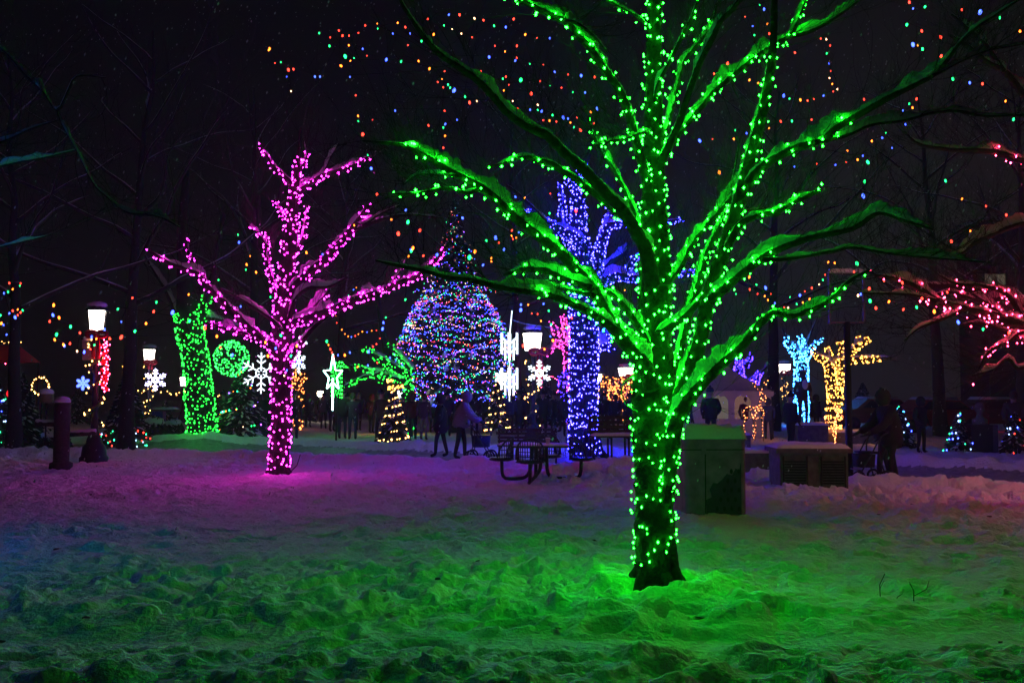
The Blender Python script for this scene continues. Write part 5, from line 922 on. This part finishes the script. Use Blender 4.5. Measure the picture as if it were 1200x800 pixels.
CLO = {k: mat('cloth_'+k, c, .9, .25, 30, .2) for k, c in dict(black=(.016, .016, .018), navy=(.02, .025, .06), grey=(.16, .15, .16), blue=(.03, .05, .2), maroon=(.10, .015, .02), olive=(.035, .04, .025), brown=(.05, .035, .025), jeans=(.03, .04, .075), charcoal=(.035, .035, .04), cream=(.5, .48, .46), purple=(.06, .03, .08)).items()}
def person(px, D, rz, hgt, label, coat='black', legs='charcoal', hat='black', pose='stand', lift=0., group=None, bulk=1., long=False, skin='skin', snowy=False):
    x, y, g = ground_at(px, D); g += lift; s = hgt/1.75; fr = ((x, y, g), rz, s); rt = thing('person', (x, y, g), label, 'person', group)
    lean = dict(push=.2, bend=.2).get(pose, 0); st = dict(walk=.15, push=.12).get(pose, .03)
    sh = lambda z: -lean*(z-.95)*1.2 if z > .95 else 0
    V = [(0, 0, .95), (0, sh(1.15), 1.15), (0, sh(1.36), 1.36), (0, sh(1.49)-.01, 1.49), (0, sh(1.56)-.03, 1.57), (0, sh(1.6)-.04, 1.66), (0, sh(1.6)-.03, 1.73)]; R = [(.13, .11), (.12, .10), (.14, .11), .055, .085, .10, .06]; Ed = [(0, 1), (1, 2), (2, 3), (3, 4), (4, 5), (5, 6)]
    A = {'stand': ((.26, .02, 1.15), (.25, -.10, .93)), 'walk': ((.25, .04, 1.14), (.25, -.12, .94)), 'push': ((.25, -.22, 1.10), (.22, -.50, .98)), 'phone': ((.23, -.10, 1.15), (.10, -.30, 1.30)), 'reach': ((.42, -.14, 1.22), (.58, -.3, 1.12)), 'pocket': ((.28, .05, 1.14), (.19, -.14, .96)), 'bend': ((.25, -.25, 1.08), (.2, -.45, .88))}[pose]
    coatA = []
    for sd in (-1, 1):
        e, w = A if not (pose == 'reach' and sd < 0) else ((.26, .02, 1.15), (.25, -.10, .93)); yo = sh(1.4)
        if pose == 'walk': w = (w[0], w[1]*sd, w[2]); 
        e = (e[0], e[1]+yo*.7, e[2]); w = (w[0], w[1]+yo*.4, w[2]); b = len(V)
        V += [(sd*.19, yo, 1.41), (sd*e[0], e[1], e[2]), (sd*w[0], w[1], w[2])]; R += [.06, .048, .032]; Ed += [(2, b), (b, b+1), (b+1, b+2)]
        d = np.array([w[0]-e[0], w[1]-e[1], w[2]-e[2]]); d /= np.linalg.norm(d); W0 = np.array([w[0], w[1], w[2]]); b2 = len(V); q = W0+d*.07; V.append((sd*q[0], q[1], q[2])); R.append(.036); Ed.append((b+2, b2))
        for f in range(4):   # four fingers, gently curled, and a thumb
            o = np.array([(f-1.5)*.019, 0, 0]); l = (.05, .062, .058, .044)[f]; k1 = q+d*.035+o; k2 = k1+d*l*.6+np.array([-.012, -.012, 0]); k3 = k2+d*l*.3+np.array([-.012, -.018, .0]); n0 = len(V)
            for kk, rr in ((k1, .011), (k2, .010), (k3, .009)): V.append((sd*kk[0], kk[1], kk[2])); R.append(rr)
            Ed += [(b2, n0), (n0, n0+1), (n0+1, n0+2)]
        t1 = W0+d*.03+np.array([-.03, -.02, 0]); t2 = t1+d*.035+np.array([-.01, -.015, 0]); n0 = len(V); V += [(sd*t1[0], t1[1], t1[2]), (sd*t2[0], t2[1], t2[2])]; R += [.012, .010]; Ed += [(b+2, n0), (n0, n0+1)]
        coatA.append((sd, e, w, yo))
        b = len(V); f = st*sd; V += [(sd*.10, 0, .88), (sd*.105, -f*.6-.02, .50), (sd*.11, -f+.02, .09), (sd*.115, -f-.13, .045)]; R += [(.095, .095), .065, .05, (.05, .04)]; Ed += [(0, b), (b, b+1), (b+1, b+2), (b+2, b+3)]
    bo = body_mesh(V, Ed, R, 'body', CLO[legs], rt, fr); bo.data.materials.append(M[skin] if skin in M else CLO[skin]); bo.data.materials.append(M['rubber'])
    for p in bo.data.polygons:
        h = (p.center.z)/s
        if h > 1.47: p.material_index = 1
        elif h < .14: p.material_index = 2
    # face: nose, brow and ears grown on the head
    b = LB((x, y, g), rz, s); hy = sh(1.6)-.04; b.ball((0, hy-.105, 1.625), .018, 6, 0, (1, 1.3, 1.5)).ball((-.098, hy, 1.63), .022, 6, 0, (.5, 1, 1.4)).ball((.098, hy, 1.63), .022, 6, 0, (.5, 1, 1.4)); b.build('face', M[skin] if skin in M else CLO[skin], rt)
    b = LB((x, y, g), rz, s); b.ball((-.036, hy-.096, 1.652), .011, 6).ball((.036, hy-.096, 1.652), .011, 6).box((0, hy-.10, 1.585), (.05, .012, .009)); b.build('eyes_and_mouth', M['rubber'], rt)
    bk = bulk; hem = .62 if long else .80
    CV = [(0, 0, hem), (0, 0, .95), (0, sh(1.15), 1.15), (0, sh(1.38), 1.38), (0, sh(1.5), 1.485)]; CR = [(.20*bk, .18*bk), (.185*bk, .16*bk), (.18*bk, .155*bk), (.175*bk, .14*bk), (.085, .085)]; CE = [(0, 1), (1, 2), (2, 3), (3, 4)]
    for sd, e, w, yo in coatA:
        n0 = len(CV); CV += [(sd*.20, yo, 1.40), (sd*e[0], e[1], e[2]), (sd*w[0], w[1], w[2])]; CR += [.085*bk, .072*bk, .055*bk]; CE += [(3, n0), (n0, n0+1), (n0+1, n0+2)]
    body_mesh(CV, CE, CR, 'coat', CLO[coat], rt, fr)
    if hat == 'hood':
        b = LB((x, y, g), rz, s); b.ball((0, hy+.03, 1.64), .15, 12, 0, (.95, 1, 1.15)); b.build('hood', CLO[coat], rt)
    elif hat:
        b = LB((x, y, g), rz, s); b.lathe([(.112, 1.665), (.12, 1.68), (.118, 1.73), (.09, 1.79), (.04, 1.82)], (0, hy+.01, 0), 12).ball((0, hy+.01, 1.84), .035, 8); b.build('hat', CLO[hat], rt)
    else:
        b = LB((x, y, g), rz, s); b.ball((0, hy+.03, 1.67), .115, 12, 0, (.98, 1, 1.15), .1); b.build('hair', CLO['brown'], rt)
    if snowy: b = LB((x, y, g), rz, s); b.ball((0, hy-.17, 1.36), .11, 10, 0, (1, .6, 1.5), .1).ball((0, hy, 1.84), .1, 8, 0, (1, 1, .4)); b.build('snow_cap', M['cap'], rt)
    return (x, y, g)
PI = math.pi
person(345, 35.5, .4, 1.78, 'person standing just right of the magenta trunk in dark clothes', 'black', 'navy', 'black', 'stand')
person(313, 37, PI, 1.72, 'person in black seen against the fir left of the magenta trunk', 'black', 'black', 'hood')
person(301, 38, -.6, 1.70, 'person in a dark coat directly beneath the big snowflake', 'charcoal', 'black', 'black', 'pocket')
person(262, 37, .8, 1.74, 'person in olive half behind the leaning green trunk', 'olive', 'black', 'black')
person(390, 45, 2.8, 1.76, 'leftmost person of the group under the star', 'black', 'black', 'black')
person(402, 37.5, PI, 1.80, 'tall person in black at the middle of the group under the star', 'black', 'navy', 'black', 'pocket', bulk=1.1)
person(414, 37.2, 3.4, 1.70, 'person in jeans at the right of the group under the star', 'charcoal', 'jeans', None, 'phone')
person(436, 43, 2.6, 1.66, 'person in maroon right of the group under the star', 'maroon', 'black', 'hood')
person(447, 35.5, -2.6, 1.82, 'person in brown left of the sparse warm-lit fir', 'brown', 'black', 'black', 'walk')
person(484, 36.5, PI, 1.70, 'person in dark maroon right of the sparse warm-lit fir', 'maroon', 'black', 'hood')
person(497, 36, 2.9, 1.66, 'person in a purple coat standing under the great fir', 'purple', 'grey', None)
person(508, 44, .3, 1.7, 'farther person under the great fir in navy', 'navy', 'navy', 'black')
person(517, 28, -1.7, 1.74, 'person in black striding at the left of the stroller', 'black', 'black', 'hood', 'walk', bulk=1.3, long=True)
P1 = person(540, 26.8, 1.5, 1.80, 'person in a pale grey jacket pushing the stroller', 'grey', 'black', 'hood', 'push', bulk=1.35)
person(597, 41, .2, 1.72, 'person in a blue coat behind the left round seat', 'blue', 'black', 'hood', 'stand', bulk=1.2)
person(608, 43, 2.9, 1.7, 'person in navy beside the one in the blue coat', 'navy', 'black', 'black')
person(648, 43, 1.2, 1.74, 'person in charcoal right of the table lamp post', 'charcoal', 'black', 'black')
person(656, 44, -1.2, 1.68, 'person in a maroon hat beside the blue trunk', 'black', 'black', 'maroon')
person(832, 31.5, PI+.2, 1.84, 'person in a dark coat and knit hat in front of the tent', 'black', 'black', 'navy', 'pocket', bulk=1.15)
person(803, 34, .5, 1.55, 'person in a blue coat peeking out right of the green trunk', 'blue', 'black', 'navy')
person(872, 38, .3, 1.60, 'person in a maroon coat right of the tent', 'maroon', 'black', None, 'stand', long=True)
person(899, 36.5, 3.0, 1.52, 'child in a blue jacket beside the tall orange reindeer', 'blue', 'navy', 'hood')
person(925, 30, 1.9, 1.70, 'large person in black reaching out an arm before the icy blue tree', 'black', 'black', 'black', 'reach', bulk=1.25)
person(1043, 18.5, -1.45, 1.72, 'hunched person in black pushing the wheeled walker', 'black', 'black', 'hood', 'push', bulk=1.3, long=True)
person(1033, 19.6, -1.6, 1.74, 'person in charcoal walking behind the one with the walker', 'charcoal', 'black', 'black', 'walk', bulk=1.15)
person(1077, 29, .6, 1.62, 'person in black standing before the red-lit car', 'black', 'black', 'hood', 'pocket', bulk=1.1)
person(1186, 27.6, 2.8, 1.7, 'person in grey-green standing behind the fir at the right edge', 'olive', 'charcoal', None, 'pocket')
for q_, (px_, D_, rz_, h_, lab_, c_, l_, ht_, po_) in enumerate([
 (276, 42, 2.9, 1.72, 'person in black beyond the bushy fir', 'black', 'black', 'hood', 'stand'), (291, 44, .5, 1.66, 'person in charcoal behind the bushy fir', 'charcoal', 'black', 'black', 'pocket'),
 (334, 46, 2.6, 1.7, 'distant person in navy behind the magenta trunk', 'navy', 'black', 'navy', 'stand'), (362, 52, .4, 1.7, 'distant person in black beside the globe lamp', 'black', 'black', 'hood', 'pocket'),
 (380, 50, 3.3, 1.74, 'distant person in charcoal left of the star', 'charcoal', 'black', 'black', 'stand'), (396, 44, 2.2, 1.68, 'person in olive behind the group under the star', 'olive', 'black', 'hood', 'pocket'),
 (408, 41, .1, 1.64, 'shorter person in navy inside the group under the star', 'navy', 'black', 'black', 'stand'), (421, 46, 3.0, 1.72, 'person in black between the star and the warm-lit fir', 'black', 'black', 'black', 'walk'),
 (455, 39, 2.7, 1.76, 'person in black just behind the sparse warm-lit fir', 'black', 'black', 'hood', 'stand'), (473, 40, .2, 1.7, 'person in charcoal behind the right edge of the warm-lit fir', 'charcoal', 'navy', 'black', 'pocket'),
 (524, 39, 3.1, 1.7, 'person in navy far behind the striding one', 'navy', 'black', 'black', 'stand'), (556, 40, .4, 1.68, 'person in charcoal beyond the stroller', 'charcoal', 'black', 'hood', 'pocket'),
 (569, 45, 2.9, 1.74, 'distant person in black left of the slim warm-lit fir', 'black', 'black', 'black', 'stand'), (618, 47, .1, 1.7, 'distant person in olive left of the table lamp post', 'olive', 'black', 'hood', 'stand'),
 (636, 40, 3.0, 1.78, 'tall person in black just right of the table lamp post', 'black', 'black', 'black', 'pocket'), (664, 40, 2.8, 1.7, 'person in navy at the left edge of the blue trunk', 'navy', 'black', 'hood', 'stand'),
 (708, 44, .3, 1.72, 'person in black right of the blue trunk', 'black', 'black', 'black', 'stand'), (721, 46, 2.9, 1.68, 'person in charcoal behind the slatted bench', 'charcoal', 'black', 'hood', 'pocket'), (737, 45, .2, 1.72, 'person in olive left of the green trunk', 'olive', 'black', 'black', 'stand'),
 (244+18, 43, 2.9, 1.7, 'farther person in black right of the leaning green trunk', 'black', 'black', 'black', 'pocket'), (955, 40, 1.0, 1.66, 'person in black between the statue and the golden tree', 'black', 'black', 'hood', 'stand')]):
    person(px_, D_, rz_, h_, lab_, c_, l_, ht_, po_, bulk=1.1+.15*(q_ % 3), long=q_ % 4 == 1)
xs = at(940, 460, 33); M['statue'] = mat('bronze', (.05, .05, .045), .5, .3, 20, .2)
CLO['statue'] = M['statue']; person(940, 33, .1, 1.72, 'dark statue with snow on its chest standing on a plinth', 'statue', 'statue', 'statue', 'pocket', lift=.66, skin='statue', snowy=True)
for o in bpy.data.objects:
    if o.get('label', '').startswith('dark statue'): o.name = 'statue'; o['category'] = 'statue'
# ------------------------------------------------------------------ rollator and stroller
def wheeled(x, y, g, rz, name, label, cat, big):
    rt = thing(name, (x, y, g), label, cat); L_ = lambda: LB((x, y, g), rz)      # +X is forward
    for wx in (-.24, .27):
        for s_ in (-1, 1):
            b = L_(); t = np.linspace(0, 2*PI, 17); r = .11 if not big else .14; b.tube([(wx+math.cos(k)*r, s_*.25, .12+math.sin(k)*r) for k in t], .022, 6); w_ = b.build('wheel', M['rubber'], rt)
            b = L_(); b.tube([(wx, s_*.225, .12), (wx, s_*.275, .12)], .03, 8); [b.tube([(wx, s_*.25, .12), (wx+math.cos(k)*r, s_*.25, .12+math.sin(k)*r)], .007, 4) for k in np.arange(5)*1.257]; b.build('hub', M['steel'], w_)
    b = L_()
    for s_ in (-1, 1): b.tube(smooth_path([(-.24, s_*.25, .14), (-.12, s_*.25, .55), (-.16, s_*.24, .84), (-.32, s_*.23, .94)], .06), .014, 6).tube([(.27, s_*.25, .14), (-.02, s_*.25, .62), (-.12, s_*.25, .80)], .014, 6)
    b.tube([(-.12, -.25, .55), (-.12, .25, .55)], .012, 6).tube([(.2, -.25, .25), (.2, .25, .25)], .012, 6); b.build('frame', M['steel'], rt)
    if big:
        b = L_(); b.tube([(-.34, -.24, .98), (-.34, .24, .98)], .016, 6); b.build('handle', M['rubber'], rt)
        b = L_(); b.box((.02, 0, .5), (.42, .40, .3), taper=1.1); b.build('seat', CLO['navy'], rt); b = L_(); t = np.linspace(.1, 2.4, 9)
        for i in range(8): a, c = t[i], t[i+1]; b.add([(math.cos(a)*.3, -.2, .62+math.sin(a)*.32), (math.cos(c)*.3, -.2, .62+math.sin(c)*.32), (math.cos(c)*.3, .2, .62+math.sin(c)*.32), (math.cos(a)*.3, .2, .62+math.sin(a)*.32)], [(0, 1, 2, 3)])
        b.build('hood', CLO['black'], rt)
    else:
        for s_ in (-1, 1): b = L_(); b.tube([(-.32, s_*.23, .94), (-.2, s_*.23, .97)], .02, 6); b.build('handle', M['rubber'], rt); b = L_(); b.tube(smooth_path([(-.28, s_*.21, .9), (-.16, s_*.21, .86), (-.14, s_*.21, .94)], .04), .008, 5); b.build('brake_lever', M['rubber'], rt)
        b = L_(); b.box((.0, 0, .57), (.28, .42, .03)); b.build('seat', M['rubber'], rt); b = L_(); b.box((.06, 0, .42), (.24, .38, .24), taper=1.1); b.build('bag', CLO['black'], rt)
wx_, wy_, wg_ = ground_at(1013, 18.4); wheeled(wx_, wy_, wg_, PI+.1, 'wheeled_walker', 'four-wheeled walker with a bag being pushed along the path', 'walker', False)
wx_, wy_, wg_ = ground_at(563, 26.7); wheeled(wx_, wy_, wg_, -.1, 'stroller', 'dark stroller pushed by the person in pale grey', 'stroller', True)
# ------------------------------------------------------------------ distant building
x, y, g = ground_at(1190, 95); rt = thing('building', (x, y, g), 'dark far building with one dimly lit window high on the right', 'building'); MB().box((x+4, y, g+9), (16, 6, 18)).build('wall', mat('dark_brick', (.03, .026, .026), .9), rt, False); MB().box((x+4, y, g+18.2), (16.6, 6.6, .4)).build('roof', M['snow'], rt, False)
for px, py, lit in ((1166, 338, 1), (1205, 338, 0), (1166, 390, 0), (1205, 390, 0)): q = at(px, py, 91.9); f = MB().box(q, (2.2, .1, 3.0)).build('window', M['iron'], rt, False); MB().box(q-[0, .06, 0], (1.9, .05, 2.7)).build('pane', emit('dim_window', (.9, .8, .55), .10) if lit else M['glass'], f, False)
# ------------------------------------------------------------------ twigs poking out of the snow, leaves and falling snow
rt = tag(None or MB().tube([at(1032, 705, 7.9), at(1031, 685, 7.9), at(1037, 672, 7.9)], .0035, 4).tube([at(1031, 690, 7.9), at(1036, 680, 7.85)], .002, 3).build('dry_stem', M['twig'], None, True, at(1032, 702, 7.9)), 'thin dry stem poking from the green-lit snow, left of the forked one', 'plant')
tag(MB().tube([at(1071, 707, 7.8), at(1071, 692, 7.8), at(1066, 682, 7.8)], .0035, 4).tube([at(1071, 698, 7.8), at(1086, 690, 7.8), at(1089, 680, 7.8)], .0025, 4).tube([at(1048, 708, 7.8), at(1052, 699, 7.8), at(1058, 695, 7.8)], .0025, 4).build('dry_stem', M['twig'], None, True, at(1070, 704, 7.8)), 'forked dry stem poking from the green-lit snow at right', 'plant')
tag(MB().tube([at(337, 556, 18.9), at(348, 545, 18.8), at(352, 532, 18.8)], .008, 4).tube([at(336, 553, 18.9), at(339, 540, 18.8)], .006, 4).tube([at(331, 557, 18.9), at(327, 549, 18.8)], .006, 4).build('dry_stem', M['twig'], None, True, at(337, 556, 18.9)), 'dry shoots at the foot of the magenta tree', 'plant')
lf = MB()
for _ in range(34):
    yy = 6.5+22*random.random()**1.5; xx = (random.random()-.5)*yy*1.05; zz = gz(xx, yy)+.012; s_ = .018+.02*random.random(); a = random.random()*6
    lf.add([(xx+math.cos(a+k)*s_*q, yy+math.sin(a+k)*s_*q, zz+.02*random.random()) for k, q in ((0, 1.6), (1.2, .8), (2.2, 1), (3.3, 1.3), (4.4, .7), (5.3, .9))], [(0, 1, 2, 3, 4, 5)])
tag(lf.build('fallen_leaves', M['twig'], None, False, (0, 10, 0)), 'few dark leaves scattered on the snow', 'leaves', kind='stuff')
N = 5200; yy = 9+32*RNG.random(N)**.8; xx = (RNG.random(N)-.5)*yy*1.15; zz = .2+RNG.random(N)*(yy*.42+1.4); r = .005+.007*RNG.random(N); st = np.c_[xx, yy, zz]
o6 = np.array([(1, 0, 0), (-1, 0, 0), (0, 1, 0), (0, -1, 0), (.5, 0, 1.9), (-.5, 0, -1.9)]); V_ = (st[:, None]+o6[None]*r[:, None, None]).reshape(-1, 3); t8 = [(0, 2, 4), (2, 1, 4), (1, 3, 4), (3, 0, 4), (2, 0, 5), (1, 2, 5), (3, 1, 5), (0, 3, 5)]
tag(MB().add(V_, [(a+6*i, b+6*i, c+6*i) for i in range(N) for a, b, c in t8]).build('falling_snow', M['cap'], None, False, (0, 15, 3)), 'falling snowflakes drifting through the park', 'snow', kind='stuff')
HAZE = 0.0021
if HAZE:
    hm = bpy.data.materials.new('haze'); hm.use_nodes = True; nt = hm.node_tree; nt.nodes.clear(); pv = nt.nodes.new('ShaderNodeVolumePrincipled'); oo = nt.nodes.new('ShaderNodeOutputMaterial')
    pv.inputs['Color'].default_value = (.92, .9, .88, 1); pv.inputs['Density'].default_value = HAZE; pv.inputs['Anisotropy'].default_value = .2; nt.links.new(pv.outputs[0], oo.inputs['Volume'])
    tag(MB().box((0, 190, 13), (640, 460, 32)).build('haze', hm, None, False, (0, 190, 13)), 'thin snowy haze in the night air', 'haze', kind='stuff')
for o in bpy.data.objects:
    if '_w' in o: del o['_w']
